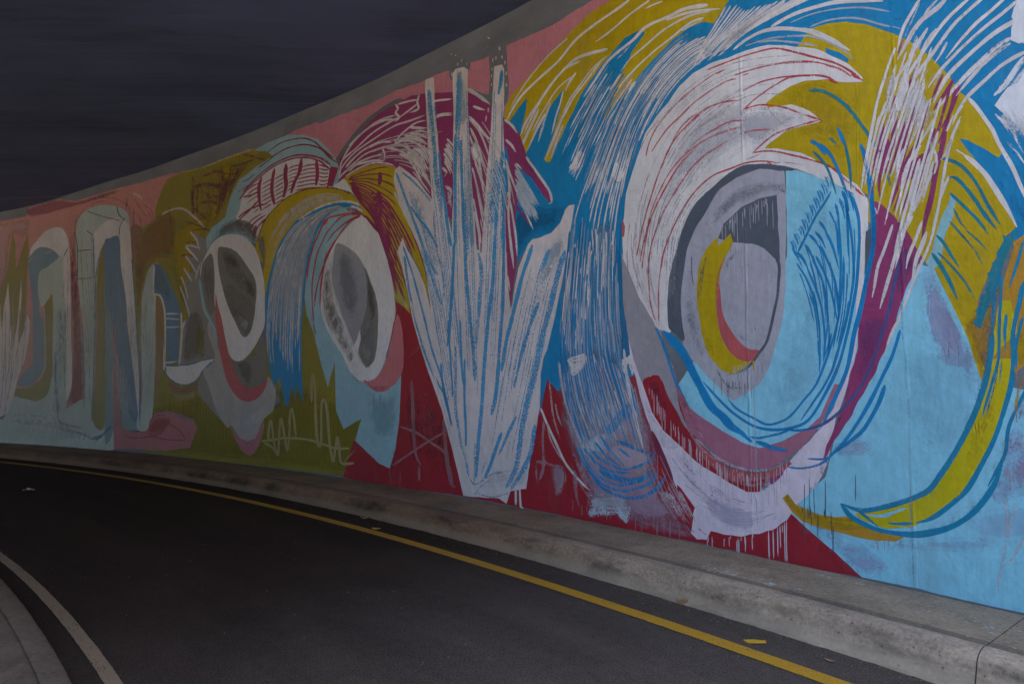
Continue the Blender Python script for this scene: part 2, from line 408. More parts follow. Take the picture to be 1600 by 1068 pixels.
k.l(k.rng(f2, .3, .7, .62, .85), k.b.inputs['Roughness']); k.b.inputs['Specular IOR Level'].default_value = .06
k.bump(k.math('ADD', f1, k.math('MULTIPLY', vor.outputs['Distance'], .8)), .7, .005); m_asph = k.m
def line_paint(name, c, wear):
    k = NT(name); w = k.uv('surf')
    a = k.noise(k.map(w, (90, 90, 1)), 1, 3, .7); b = k.noise(k.map(w, (4, 14, 1)), 1, 5, .65); cr = k.noise(k.map(w, (1.2, 20, 1)), 1, 4, .6)
    hs = k.n('ShaderNodeHueSaturation'); hs.inputs['Color'].default_value = c + (1,); k.l(k.rng(b, .3, .7, .75, 1.2), hs.inputs['Value'])
    worn = k.rng(k.math('ADD', k.math('MULTIPLY', a, .55), k.math('MULTIPLY', b, .45)), wear, wear+.06, 0, .85)
    k.col(k.mix(k.math('MULTIPLY', deck_shade(k), .6), k.mix(worn, hs.outputs[0], (.045, .04, .036)), (.55, .45, .36), 'MULTIPLY')); k.b.inputs['Roughness'].default_value = .7; k.bump(a, .5, .004)  # line paint dimmed under the deck too, as painted shade
    return k.m
m_yel = line_paint('yellow_road_paint', srgb('C4900F'), .535)
m_whl = line_paint('worn_white_road_paint', srgb('A58C70'), .52)
def plain(name, c, rough=.7, var=.25, scale=30):
    k = NT(name); g = k.n('ShaderNodeTexCoord').outputs['Object']
    hs = k.n('ShaderNodeHueSaturation'); hs.inputs['Color'].default_value = c + (1,); k.l(k.rng(k.noise(g, scale, 3), .3, .7, 1-var, 1+var), hs.inputs['Value'])
    k.col(hs.outputs[0]); k.b.inputs['Roughness'].default_value = rough; return k.m
m_ground = plain('dry_ground', (.34, .29, .225), .9, .3, .4)

# ------------------------------------------------------------------ setting
AB0 = 2.0
def strip(name, prof, t0, t1, mat, parent=None, step=.12, smooth=True, close=False, rough=0):
    """sweep a (d, z) profile along the curve"""
    nst = max(1, round((t1-t0)/step)); V = []; UVs = []; Fc = []
    L = [0]
    for a, b in zip(prof, prof[1:]): L.append(L[-1] + math.hypot(b[0]-a[0], b[1]-a[1]))
    np_ = len(prof)
    for i in range(nst+1):
        t = t0 + (t1-t0)*i/nst
        for (d, z), l in zip(prof, L):
            if rough:
                low = max(0, min(1, (d-.80)/.06)); q = rough*(.35 + 1.6*low)
                e = pnoise((t*2.1, d*6, 3))*.6 + pnoise((t*9, d*16, 7))*.4 + pnoise((t*31, d*40, 9))*.35
                dd = d + q*e; zz = z + q*.5*e*(1 - low*.5)
                x, y = plan(t, dd); V.append((x, y, zz)); UVs.append((t, prof[0][0] + l)); continue
            x, y = plan(t, d); V.append((x, y, z)); UVs.append((t, prof[0][0] + l))
    for i in range(nst):
        for j in range(np_-1):
            a = i*np_+j; Fc.append((a, a+1, a+np_+1, a+np_))
    ns = len(Fc)
    if close:
        k = len(V); last = nst*np_
        V += V[:np_] + V[last:last+np_]; UVs += UVs[:np_] + UVs[last:last+np_]
        Fc.append(tuple(range(k+np_-1, k-1, -1))); Fc.append(tuple(k+np_+j for j in range(np_)))
    o = mesh_obj(name, V, Fc, mat, parent, {'surf': UVs}, smooth=smooth)
    for p in o.data.polygons[ns:]: p.use_smooth = False
    return o
G0 = 900
tag(mesh_obj('ground', [(-G0, -G0, -.03), (G0, -G0, -.03), (G0, G0, -.03), (-G0, G0, -.03)], [(0, 1, 2, 3)], m_ground), kind='structure')
road = tag(strip('road', [(.80, .0), (4.06, .0)], -12, 27, m_asph, step=.25), kind='structure')
strip('edge_line', [(1.205, .004), (1.312, .004)], -12, 27, m_yel, road, step=.05, rough=.0028)['label'] = 'solid yellow edge line along the mural side of the road'
strip('edge_line', [(3.862, .004), (3.93, .004)], -12, 27, m_whl, road, step=.05, rough=.0028)['label'] = 'worn whitish edge line beside the low left kerb'
pav = strip('pavement', [(-.05, .12), (.66, .12)], -12, 27, m_pave, step=.25); tag(pav, kind='structure')
KJ = [-12, -2.72, -.015, 8.75, 17.2, 22, 27]
kprof = [(.663, .10), (.665, .166), (.672, .1735), (.70, .176), (.745, .170), (.780, .156), (.803, .132), (.822, .09), (.838, .05), (.855, .022), (.885, .004), (.885, -.02)]
for a, b in zip(KJ, KJ[1:]):
    strip('kerb_stone', kprof, a+.003, b-.003, m_kerb, pav, close=True, rough=.009, step=.03 if -3 < a < 10 else .12)
sprof = [(.02, .10), (.02, ZB-.006), (.652, .172), (.660, .169), (.660, .10)]
for a, b in zip(KJ[::2], KJ[2::2]):
    strip('paving_slab', sprof, a+.003, b-.003, m_pave, pav, close=True, smooth=False)
isl = tag(strip('traffic_island', [(4.174, .0), (4.176, .053), (4.19, .056), (5.2, .06), (9.0, .06)], -12, 27, m_oldkerb, step=.25), kind='structure')
lp = [(4.055, -.02), (4.055, .03), (4.062, .048), (4.075, .055), (4.168, .056), (4.174, .051), (4.174, .0)]
for a, b in zip([-12, -1.2, 2.4, 5.2, 8.2, 11.2, 14.2], [-1.2, 2.4, 5.2, 8.2, 11.2, 14.2, 27]):
    strip('kerb_stone', lp, a+.004, b-.004, m_oldkerb, isl, close=True, rough=.003, step=.05)
tag(strip('unseen_shade_wall', [(9.0, -.1), (9.0, 5.44), (9.6, 5.44), (9.6, -.1)], AB0, 19, m_wall, step=.5, close=True), kind='structure')  # unseen wall added opposite, its length set to hold back side light

# deck: a skewed slab over the road, its soffit following the wall top
x0, x1, y1 = -31, 12, 34
def deck_edge(x): return max(-14, DECK_A + DECK_B*x)
V = []; UVs = []; Fc = []; nx, ny = 60, 46
for j in range(ny+1):
    for i in range(nx+1):
        x = x0 + (x1-x0)*i/nx; yl = deck_edge(x); y = yl + (y1-yl)*j/ny
        t = (x-C0[0])*U[0] + (y-C0[1])*U[1]
        V.append((x, y, ceil_z(t))); UVs.append((x, y))
for j in range(ny):
    for i in range(nx):
        a = j*(nx+1)+i; Fc.append((a, a+nx+1, a+nx+2, a+1))
nb = len(V)
top = [(x0 + (x1-x0)*i/nx, deck_edge(x0 + (x1-x0)*i/nx)) for i in range(nx+1)]
for x, y in top + [(x1, y1), (x0, y1)]: V.append((x, y, 6.9)); UVs.append((x, y))
tr, tl = nb+nx+1, nb+nx+2
Fc.append(tuple(range(nb, nb+nx+1)) + (tr, tl))
b0 = list(range(nx+1)); b1 = [ny*(nx+1)+i for i in range(nx+1)]; l0 = [j*(nx+1) for j in range(ny+1)]; r0 = [j*(nx+1)+nx for j in range(ny+1)]
Fc += [(i, i+1, nb+i+1, nb+i) for i in range(nx)] + [tuple(b1[::-1] + [tl, tr]), tuple(l0[::-1] + [nb, tl]), tuple(r0 + [tr, nb+nx])]
deck = tag(mesh_obj('bridge_deck', V, Fc, m_soffit, None, {'surf': UVs}, smooth=False), 'dark board-marked concrete underside of the bridge over the road', 'bridge')
# the wall itself: face, top and back
V = []; UVs = []; Fc = []
zs = [0.0, ZB, 1, 2, 3, 4, 5]
for i, t in enumerate(KN):
    zt = ceil_z(t) - .004
    for z in zs + [zt]: V.append(wallpt(t, z, 0)); UVs.append((t, z))
    V.append(wallpt(t, zt, -.5)); UVs.append((t, zt+.5)); V.append(wallpt(t, 0, -.5)); UVs.append((t, 11))
m_ = len(zs)+3
for i in range(len(KN)-1):
    for j in range(m_-1):
        a = i*m_+j; Fc.append((a, a+m_, a+m_+1, a+1))
Fc.append(tuple(range(m_))); Fc.append(tuple((len(KN)-1)*m_+j for j in range(m_-1, -1, -1)))
wallroot = tag(mesh_obj('mural_wall', V, Fc, m_wall, None, {'wall': UVs}), 'curved concrete underpass wall covered by a bright mural of big eyes and hair', 'wall')

# ------------------------------------------------------------------ the mural, in millimetres along and up the wall
F('background','PK',0,1,0,1.5,[13284,5439,12406,5452,12068,5404,11451,5361,10698,5377,9807,5368,9462,5399,8880,5400,8658,5428,8126,5414,8027,5368,7538,5363,6882,5327,6257,5343,5775,5291,5515,5295,5216,5258,4886,5227,4614,5182,4273,5202,4114,5191,3611,5154,3048,5179,2794,5186,2105,5165,2118,4511,3443,4217,4272,3832,5968,3907,7521,4314,9716,4632,11649,4611,13011,4622])
F('background','SP2',0,1,0,1.5,[19440,5212,18477,5267,17470,5275,17416,5475,16260,5517,15691,5398,14370,5454,13284,5439,12489,5430,11671,4972,12413,3625,12761,989,19034,886])
F('background','PK2',0.3,0.7,1,1.0,[17416,5475,16260,5517,15691,5398,14369,5440,14049,5352,14947,5295,16098,5254,17275,5223])
G('background','SPd',0.45,0.5,43.7,0.6,[15520,5291,15662,4752,15618,3919],[13601,5283,13590,4506,13446,3724],16,901,0.25,0.25,0.5)
F('background','PKl',0.25,0.8,1,1.0,[19440,5212,18234,5241,17419,5240,17356,5056,17474,4774,17868,4903,18042,4711,18085,4119,18321,3540,19275,3444])
F('background','RDk',0.25,0.75,1,1.0,[15838,4633,15625,4582,15480,3633,15242,2672,15032,1184,15640,1099,15555,2010,15667,3100])
G('background','RDk',0.5,0.6,33.5,0.59,[15756,4485,15632,3234,15417,2008],[15605,4331,15367,3082,15078,1473],8,902,0.25,0.25,0.5)
F('background','BRN',0.1,1,1,1.0,[13700,4520,13285,4519,12964,3927,13192,3199,13144,2205,13079,983,13285,1469,13313,2459,13538,3478])
F('background','OLd',0,1,0,1.0,[13336,3084,12715,3409,11548,2958,9238,2067,8253,2701,7004,1803,6831,602,7160,202,7922,190,9913,176,11377,167,12981,204,12740,989])
F('background','OL2',0.55,0.5,1,1.0,[13036,984,9210,1460,6985,1109,7160,202,7922,190,9913,176,11377,167,12981,204])
F('background','RD',0,1,0,1,[7304,180,7087,690,6424,628,6267,2530,5942,2420,5215,1751,3895,1446,3717,1640,3544,1827,2563,1667,2334,1660,1958,930,1280,572,830,187,822,177,1338,166,1976,178,2737,167,3514,177,4258,178,4947,191,6440,152])
G('background','RDd',0.5,0.5,49.3,0.64,[6028,1533,5917,975,5784,358],[5322,1148,5204,705,5067,278],14,911,0.25,0.25,0.5)
G('background','OL3',0.5,0.35,28.7,0.57,[12479,1467,12447,995,12358,295],[7284,1455,7268,926,7248,272],60,912,0.25,0.25,0.5)
F('background','BL',0,1,0,1.0,[4282,3943,4272,4352,4028,4534,3526,4676,2951,4750,2442,4774,1871,4676,1589,4643,1324,4762,-362,4717,-689,4445,-557,1685,-85,2150,243,2997,428,3522,681,3854,1111,3812,1608,3913,2007,3959,2260,3824,2463,3542,2606,3228,2647,2826,2654,2418,2591,2009,2531,1554,2845,1443,3547,1382,3674,1497,3781,1122,3788,1446,3717,1705,3456,2458,3343,3146,3580,2963,3846,2962,4002,2831,4173,2683,4222,3322])
F('background','BLd',0.3,0.5,1,1.0,[4173,3312,3622,3268,3367,3183,3580,2983,3845,2976,4031,2835,4116,2814])
F('background','LB',0,1,0,1.0,[1327,520,1031,802,935,1177,780,1606,628,2101,443,2198,343,2142,283,1977,170,1641,103,1435,-538,1307,-484,172,0,181,270,178,520,186,822,181,1005,321,1163,430,1277,518])
F('background','LV2',0.25,0.75,1,1.0,[396,2182,333,2137,289,1989,240,1852,193,1703,145,1528,120,1390,157,1231,179,1286,195,1428,238,1511,332,1571,387,1711,420,1912])
F('background','LV2',0.45,0.4,1,1.0,[367,1947,256,1857,173,1585,155,1286,235,1587,327,1707])
F('background','LB2',0.4,0.3,1,1.0,[517,1658,329,1664,170,1641,155,1286,210,1061,291,979,486,1079,528,1356])
F('background','LBl',0.3,0.6,0,1.0,[960,1047,733,1091,722,972,984,950])
F('background','LV2',0.4,0.35,1,1.0,[882,379,544,475,215,552,69,537,219,452,618,398,864,332])
F('background','LV2',0.4,0.25,1,1.0,[240,687,88,746,-136,848,-179,652,40,542,216,544])
F('background','LVm',0.4,0.7,1,1.0,[-32,1434,-168,1573,-554,1622,-520,931,-136,848,60,733,210,670,273,637,141,902,48,1145])
F('background','LV2',0.4,0.55,1,1.0,[1125,550,998,544,960,448,822,411,622,271,822,185,1005,321,1259,503,1276,550])
F('background','LV3',0.4,0.7,1,1.0,[1268,502,1163,448,1004,347,822,197,888,199,1047,313,1216,426])
S('background','MGd',0.45,0.6,5.6,1.2,0.6,[[327,1707,310,1629,301,1532],[277,1743,290,1647,289,1589],[241,1683,242,1492],[202,1473,199,1397],[294,1705,265,1634],[229,1587,238,1511]])
F('hair','YE',0,1,0,1.0,[1384,3548,1204,3826,1032,3993,909,3974,792,3933,681,3867,608,3802,505,3715,424,3631,360,3547,289,3433,229,3331,164,3185,113,3122,79,3043,35,2931,-15,2766,1,2741,54,2695,-65,2329,-11,2281,76,2079,135,1914,163,1735,136,1584,89,1435,120,1390,193,1703,240,1852,289,1989,340,2134,408,2229,545,2339,701,2518,695,2689,919,2902,1394,3178])
F('hair','YE2',0.5,0.5,1,1.0,[1352,3762,937,3645,698,3370,730,3027,835,2924,1130,3220])
S('hair','YEl',0.25,0.7,6.3,1.12,0.6,[[746,3487,753,3167,765,2816],[726,3470,735,3117,747,2768],[1086,3586,1096,3280],[499,3682,498,3423],[503,2705,508,2456],[506,3001,511,2665]])
F('hair','BL',0,1,0,1.0,[185,2910,144,2889,105,2853,50,2794,1,2741,-15,2766,21,2903,53,3010,-381,2890,-333,1836,-91,2276,-62,2315,62,2652,121,2777,147,2827])
F('hair','BL2',0.45,0.6,1,1.0,[51,2695,-32,2566,-96,2403,-93,2330,-15,2496])
F('hair','TL',0.08,1,0,3,[246,2575,218,2549,235,2462,268,2367,298,2278,293,2233,333,2149,360,2145,389,2185,351,2271,332,2332,291,2455])
F('hair','OR',0.12,1,1,1.0,[-90,2265,-46,2212,-3,2072,33,1910,59,1728,88,1582,110,1288,83,1143,-59,1541,-560,1749,-590,2386])
F('hair','OR',0.35,0.75,1,1.0,[211,1796,129,1902,68,2063,-1,2164,6,2017,50,1801,82,1582,89,1288,123,1324,160,1528,193,1699])
F('hair','ORd',0.45,0.7,1,1.0,[334,2125,282,2008,192,1729,157,1584,135,1472,103,1435,112,1583,171,1773,252,1954])
F('hair','YE',0.4,0.6,1,1.0,[5,1633,-70,1791,-181,1851,-171,1642,-58,1523])
F('hair','BT',0.1,1,0,1.0,[-44,2311,-22,2267,6,2291,-4,2249,36,2185,29,2154,62,2137,52,2106,83,2077,76,2027,101,1985,93,1962,121,1950,117,1904,149,1862,138,1839,167,1792,132,1755,98,1846,65,1925,29,2013,7,2121,-35,2225,-67,2299])
G('hair','BT',0.6,0.6,11.7,1.24,[77,2065,131,1846,154,1659],[35,2021,67,1803,95,1638],9,922,0.25,0.25,0.5)
S('hair','BT',0.12,1,24.1,1.23,0.6,[[293,2824,250,2803,182,2744,115,2624,63,2473,12,2349],[242,2689,207,2672,145,2566,77,2416,30,2326],[246,2595,179,2496,112,2393,67,2300],[352,2243,303,2144,262,2036,233,1940],[325,2350,290,2296,246,2194,216,2135]])
S('hair','BT',0.3,0.85,16.0,1.23,0.6,[[253,2423,199,2329,157,2267],[322,2242,242,2127,191,2039,146,1930],[202,2330,143,2234,104,2136],[173,2348,125,2285,77,2211],[230,2497,202,2412,166,2346]])
S('hair','WH',0.1,1,27.3,1.28,0.9,[[134,3149,96,3080,54,2983,24,2912,-5,2811,-54,2676,-93,2532,-139,2375],[166,2806,110,2731,67,2657,32,2575,-24,2434,-62,2319]])
S('hair','WH',0.3,1,24.3,1.24,0.6,[[203,2849,182,2826,163,2805]])
F('hair','YE',0,1,0,1.6,[2825,5075,3105,5061,3369,4964,3648,4845,3905,4746,4173,4611,4272,4512,4292,4358,4213,4320,4057,4443,3943,4498,3981,4320,4057,4117,4125,3902,4077,3798,3991,3867,3897,3988,3796,4097,3580,4329,3442,4417,3477,4242,3583,3980,3698,3776,3663,3719,3619,3721,3531,3858,3394,4043,3276,4189,3193,4304,3017,4445,2863,4537,2684,4638,2499,4644,2459,4590,2600,4481,2688,4345,2806,4254,2868,4128,2945,3991,2954,3938,2870,3967,2780,4060,2548,4208,2409,4297,2275,4360,2146,4420,1996,4445,1877,4436,1785,4378,1692,4475,1619,4541,1324,4762,2166,5286])
F('hair','BLk',0.35,0.6,1,1.0,[2478,4647,2619,4641,2787,4569,2855,4534,2817,4544,2619,4599,2458,4602])
S('hair','WH',0.1,1,33.6,0.81,0.5,[[2621,4979,2782,4954,3027,4923,3270,4869,3508,4737,3794,4643,4028,4548,4173,4438,4262,4335],[1839,4561,2054,4629,2212,4634,2444,4644,2584,4584,2766,4536,2893,4487,3034,4369,3178,4247],[2877,4612,3070,4651,3272,4672,3457,4610,3632,4510,3813,4365,3962,4244,4057,4096],[3273,4528,3357,4466,3408,4391]])
S('hair','WH',0.15,1,19.6,0.83,0.6,[[3378,4927,3613,4859,3840,4750,4057,4600,4203,4461],[2399,4874,2616,4841,2837,4778,3029,4744],[2267,4799,2373,4814,2455,4816],[1817,4496,1994,4545,2246,4539,2447,4478,2622,4417,2732,4338],[1876,4468,2008,4484,2183,4436,2381,4380,2589,4295,2771,4180,2884,4046],[3223,4627,3440,4617,3659,4478,3841,4311,4000,4115],[3331,4510,3527,4446,3723,4274,3869,4111],[2893,4549,3071,4491,3233,4376,3375,4261,3513,4039,3601,3864],[2954,4529,3152,4393,3317,4274,3469,4093],[3442,4403,3477,4295,3547,4150,3600,3998],[2244,4614,2024,4581,1845,4520,1732,4477]])
S('hair','WHp',0.1,1,28.3,0.76,0.6,[[3777,4325,3888,4179,4000,4030,4115,3864],[3687,4242,3814,4102,3944,3924],[3392,4234,3495,4067,3600,3898,3689,3753],[3444,4052,3531,3911,3610,3746]])
S('hair','WH',0.25,1,21.3,0.76,0.6,[[3616,4341,3687,4194,3787,3971]])
F('magenta_hair','GY',0.15,0.95,1,1.0,[7641,4681,7536,4790,7283,4955,6963,5112,6610,5193,6255,5220,6121,5153,6523,5061,6873,4950,7204,4786,7440,4655,7528,4523])
F('magenta_hair','MG',0,1,0,1.0,[7543,4526,7534,4723,7280,4851,6961,5028,6608,5139,6253,5158,5965,5174,5697,5123,5179,4973,4895,4895,4697,4754,4517,4598,4302,4391,4115,4219,4057,4124,3954,3871,3798,3665,3629,3430,3604,3318,3621,3282,3718,3389,3880,3603,4058,3765,4096,3676,4058,3464,4116,3343,4116,3091,4097,2783,4145,2527,4183,2337,4202,2284,4319,2491,4470,2722,4699,3016,5061,3332,5350,3541,5591,3748,5779,3950,6169,4221,6304,4338,6509,4403,6932,4465,7297,4408,7642,4243,7766,4229])
F('magenta_hair','MGb',0.3,0.5,1,1.0,[4058,3765,3880,3603,3718,3389,3621,3282,3753,3499,3935,3783])
S('magenta_hair','MG',0.2,1,21.5,0.74,0.6,[[4115,3371,3983,3206,3854,3086]])
F('magenta_hair','BL',0.1,1,1,1.0,[4282,4065,4232,3930,4212,3760,4242,3539,4281,3369,4291,3765])
F('magenta_hair','GY',0.05,1,1,1.0,[4895,4934,4741,4844,4580,4746,4476,4726,4455,4570,4517,4590,4697,4746,4895,4887])
S('magenta_hair','GYl',0.1,1,39.7,0.71,0.6,[[4895,4919,4708,4772,4517,4613]])
F('magenta_hair','GY',0.03,1,1,1.0,[4540,5154,4509,5188,4395,5227,4273,5217,4243,4911,4223,4671,4282,4523,4528,4623,4518,4935])
F('magenta_hair','GY',0.03,1,1,1.0,[5217,5274,5044,5340,4875,5247,4885,5126,5180,5117])
S('magenta_hair','GYl',0.05,1,18.6,0.72,0.1,[[5181,5229,5181,5165],[5078,5305,5078,5265],[4999,5323,5010,5288],[4908,5243,4919,5216],[5207,5464,5183,5439],[5125,5418,5102,5393],[4562,5421,4530,5385],[4374,5234,4364,5185],[4425,5141,4425,5097],[4333,5114,4323,5073],[4283,5036,4283,4992],[4477,5138,4477,5093],[4487,5029,4487,4992],[4497,4853,4497,4815],[4263,4904,4263,4860],[4263,4772,4253,4725],[4548,4585,4548,4525],[4579,4505,4590,4433],[4497,4958,4497,4920]])
S('magenta_hair','GYl',0.4,0.5,13.9,0.72,0.6,[[4744,5307,4562,5299,4426,5291]])
S('magenta_hair','WHm',0.15,1,26.7,0.65,0.6,[[7766,4239,7615,4380,7512,4501,7456,4668,7144,4771,6771,4896,6357,4952,6209,4954,5987,4993,5796,5037],[7766,4239,7572,4466,7394,4616,7128,4731,6671,4816,6301,4867,5985,4847,5681,4835],[7737,4290,7555,4415,7345,4502,6951,4633,6555,4635,6323,4620],[6283,4636,6178,4704,6035,4751,5856,4785,5655,4761],[6283,4627,6084,4610,5928,4561,5699,4418,5587,4324],[6323,4620,6176,4583,6030,4503,5760,4301,5596,4090],[6458,4611,6295,4552,6121,4466,5886,4298,5695,4096,5557,3886],[7226,4513,7079,4553,6920,4562,6721,4560,6525,4531],[7299,4473,7138,4530,6933,4520,6719,4497,6510,4448],[7376,4546,7200,4636,6996,4699,6795,4722,6557,4715,6351,4662],[7456,4677,7309,4811,7061,4935,6662,5029,6277,5008],[7310,4849,6974,4968,6591,5009,6276,4956],[6555,4626,6498,4542,6509,4439],[5798,5138,5834,5048,5808,4956,5987,4958],[6280,5158,6225,5080,6278,5044,6196,4950,6289,4925],[6226,5142,5989,5113,5797,5071],[5658,4952,5486,4957,5178,4885],[5508,4768,5340,4750,5165,4706],[5556,4749,5340,4734,5176,4685],[5699,4418,5675,4453],[5879,4682,5728,4641,5628,4597],[5982,4685,5790,4616,5627,4522],[6086,4679,5853,4600,5626,4440],[6217,4645,5981,4617,5725,4499],[5983,4762,5791,4700,5653,4662]])
G('magenta_hair','WHm',0.15,1,20.1,0.66,[6254,4499,5976,4329,5718,3978,5568,3775],[5725,4474,5625,4366,5562,4228,5524,4121],9,941,0.1,0.3,0.5)
G('magenta_hair','WHm',0.15,1,21.2,0.69,[5302,4466,5184,4339,5103,4224],[5358,4218,5239,4053,5145,3890],8,942,0.25,0.25,0.5)
S('magenta_hair','WHm',0.15,1,23.0,0.72,0.6,[[4870,4578,4739,4447,4610,4289,4516,4203],[4870,4547,4706,4362,4599,4166,4536,4009],[4847,4433,4738,4234,4662,4041,4598,3898],[4869,4362,4769,4144,4683,3934],[4805,4681,4686,4613,4601,4572],[4835,4200,4747,3987,4661,3779,4607,3619],[4812,3950,4735,3721,4659,3408,4627,3254],[4788,3583,4722,3309,4657,3039],[4776,3431,4700,3156,4678,2932],[4705,4052,4661,3817,4628,3623],[4272,4135,4173,4036,4115,3949],[4272,3919,4173,3666,4058,3429,3937,3197,3863,3060],[4252,3863,4212,3604,4222,3322],[4242,3539,4173,3312,4116,3022,4097,2811],[4232,3395,4212,3108,4145,2679],[4241,2622,4202,2443],[3963,3859,3816,3663,3691,3498,3621,3388,3604,3291,3648,3287],[4292,4366,4173,4265,4096,4156],[4115,3829,4029,3744]])
G('magenta_hair','WHb',0.2,1,16.4,0.75,[4154,3853,3936,3541,3754,3262,3640,3106],[4115,3511,4030,3353,3909,3191,3872,3116],11,943,0.15,0.3,0.5)
F('magenta_hair','WHm',0.4,1,1,1.0,[4835,4230,4748,4237,4683,4084,4726,4020,4812,4042])
S('magenta_hair','WHm',0.4,1,42.2,0.67,0.6,[[5344,4079,5261,3996,5308,3959],[5283,3843,5178,3742,5234,3613],[5236,3754,5153,3503],[5926,4417,5848,4314,5872,4237],[6084,4593,5978,4481],[5720,4168,5669,4057]])
F('hair','OLo',0,1,0,1.0,[12644,5207,12484,5354,12068,5404,11451,5361,10698,5377,9807,5368,9456,5269,9254,5139,9719,5066,10214,4932,10377,4772,10484,4634,10603,4349,11005,4214,11173,4053,11274,3742,11569,3308,11683,2851,11751,2646,11856,2687,12052,2876,12363,3499,12742,3805,13050,3624,13187,3124,13184,2466,13135,1469,13234,1961,13392,2963,13516,3476,13487,3982,13378,4301,13243,4539,12838,4599,12856,4864])
F('hair','OLb',0.3,0.7,1,1.0,[13461,4234,13011,4622,12443,4729,12157,4505,12219,3847,12744,3842,13089,3565,13197,2950,13170,1959,13370,2961,13481,3600])
F('hair','OLy',0.5,0.7,1,1.0,[12250,4335,11242,4550,11029,4287,11362,3868,11703,2853,11867,2864,12245,3609])
F('hair','OLy',0.45,0.7,1,1.0,[11328,5338,10697,5366,9806,5357,9383,5242,9290,5158,9777,5121,10298,5094,10745,4473,10605,4383,11026,4240,11202,4543,10771,4933,11079,5162])
S('hair','YEl',0.3,1,28.7,0.59,0.6,[[12068,5404,11451,5373,10698,5389,9807,5379]])
S('hair','WH',0.5,1,21.0,0.59,0.6,[[11330,5362,10699,5400,10125,5404,9789,5386]])
G('hair','MGo',0.55,0.7,75.1,0.58,[11728,5245,11663,4852,11577,4423],[10789,5258,10627,4794,10742,4416],7,951,0.25,0.25,0.5)
S('hair','MGo',0.4,0.8,61.1,0.59,0.6,[[11669,5271,11650,4969,11599,4462],[11635,5062,11271,5045,10771,4933,10289,4913],[11453,4723,11052,4694,10653,4549],[11611,4665,11277,4462,11029,4287],[11263,4903,10957,4759,10627,4794],[11321,5207,10924,5214,10645,5115]])
S('hair','MGo',0.3,0.8,28.3,0.58,0.6,[[10496,5223,10153,5198,9744,5202],[10123,5359,9745,5224,9412,5088],[10784,5165,10392,5067,10017,5104],[10637,4977,10330,4965,10144,5041],[11155,4769,11045,4577,10742,4416],[11627,4253,11223,4222,11021,4148],[12405,4785,12346,4531,12299,4439],[11065,4916,10770,4910,10433,4760],[11885,4467,11429,4320,11123,4208],[11818,4040,11614,4039,11408,3967],[11968,3820,11702,3814,11473,3706]])
G('hair','MGo',0.35,0.8,22.5,0.59,[10888,5277,10764,4818,10933,4330],[9840,5288,10327,4909,10648,4458],16,952,0.4,0.5,1)
S('hair','WHp',0.2,0.9,37.8,0.58,0.6,[[12631,4695,12443,4729,12172,4738,11899,4685,11644,4540,11392,4373,11224,4245]])
F('hair','LB3',0,1,0,1.0,[9806,5346,9462,5399,8880,5400,8434,5291,8067,5131,7821,4934,7627,4745,7529,4580,7549,4225,8312,4273,8984,4189,9675,3768,10427,3922,10902,3791,11181,3502,11267,3281,11187,2931,11327,3286,11271,3684,11173,4053,11005,4214,10603,4349,10484,4634,10377,4772,10214,4932,9719,5066,9254,5139,9456,5269])
F('hair','LB3d',0.4,0.7,1,1.0,[11014,4032,10599,4281,9976,4297,9690,4091,10429,3955,10902,3791,11177,3444,11271,3684])
S('hair','MG2',0.2,0.85,20.5,0.6,0.6,[[9419,5239,9032,5311,8516,5260,8180,5129,7932,4941,7658,4742],[9289,5136,8888,5183,8428,5138,8013,4980,7769,4787,7578,4667],[9662,5033,9412,5088,9166,5162],[9768,4945,9950,4893,10136,4873],[10241,4726,10019,4774,9871,4791]])
F('hair','WHl',0,1,0,1.0,[10275,4288,10170,4437,10122,4606,9906,4743,9654,4847,9387,4944,8897,4999,8488,4970,8040,4829,7748,4647,7545,4584,7676,4336,8285,4407,8684,4402,9042,4333,9353,4187,9539,3962,9622,3804,9770,3866,9903,3949,10098,4129])
S('hair','MG2',0.15,1,28.7,0.59,0.6,[[10196,4585,9942,4739,9654,4847,9281,4954,8845,4987,8420,4934,8006,4782,7714,4563],[10090,4699,9728,4872,9283,4997,8847,5029,8472,4986,8008,4832,7733,4663],[10218,4279,9979,4352,9668,4387,9343,4375],[10215,4224,9923,4343,9600,4483],[10085,4610,9862,4604,9643,4619],[10092,4019,9840,4167,9516,4245],[9940,3955,9728,4118,9407,4206],[9789,3869,9598,4055,9334,4163]])
S('hair','MG2',0.08,1,59.8,0.6,0.2,[[9563,4851,9630,4724,9619,4507,9555,4294],[9209,4929,9254,4759,9263,4550,9182,4326],[8895,4936,8904,4741,8880,4582,8941,4398],[8487,4939,8529,4736,8658,4590,8737,4432],[8104,4824,8065,4619,8090,4428],[9689,4069,9721,3967,9752,3864]])
F('hair','MG2',0,1,0,1.0,[7748,4647,7545,4584,7618,4447,7676,4336,7817,4364])
S('hair','MG2',0.2,1,21.0,0.59,0.6,[[9290,4766,9414,4747,9557,4721],[8957,4783,9079,4766,9218,4741],[9632,4768,9796,4755,9978,4701]])
S('hair','MG2',0.2,1,20.9,0.59,0.6,[[9287,4697,9411,4678,9554,4651],[8954,4715,9076,4698,9215,4672],[9628,4697,9792,4684,9974,4629]])
S('hair','MG2',0.2,1,20.9,0.59,0.6,[[9284,4627,9408,4608,9550,4581],[8952,4647,9073,4629,9212,4603],[9625,4627,9789,4613,9971,4558]])
S('hair','MG2',0.2,1,20.9,0.59,0.6,[[9281,4558,9404,4539,9547,4511],[8949,4580,9070,4561,9209,4535],[9622,4556,9785,4542,9967,4486]])
S('hair','MG2',0.2,1,20.8,0.59,0.6,[[9278,4489,9401,4469,9544,4441],[8946,4512,9067,4493,9206,4466],[9636,4478,9780,4427]])
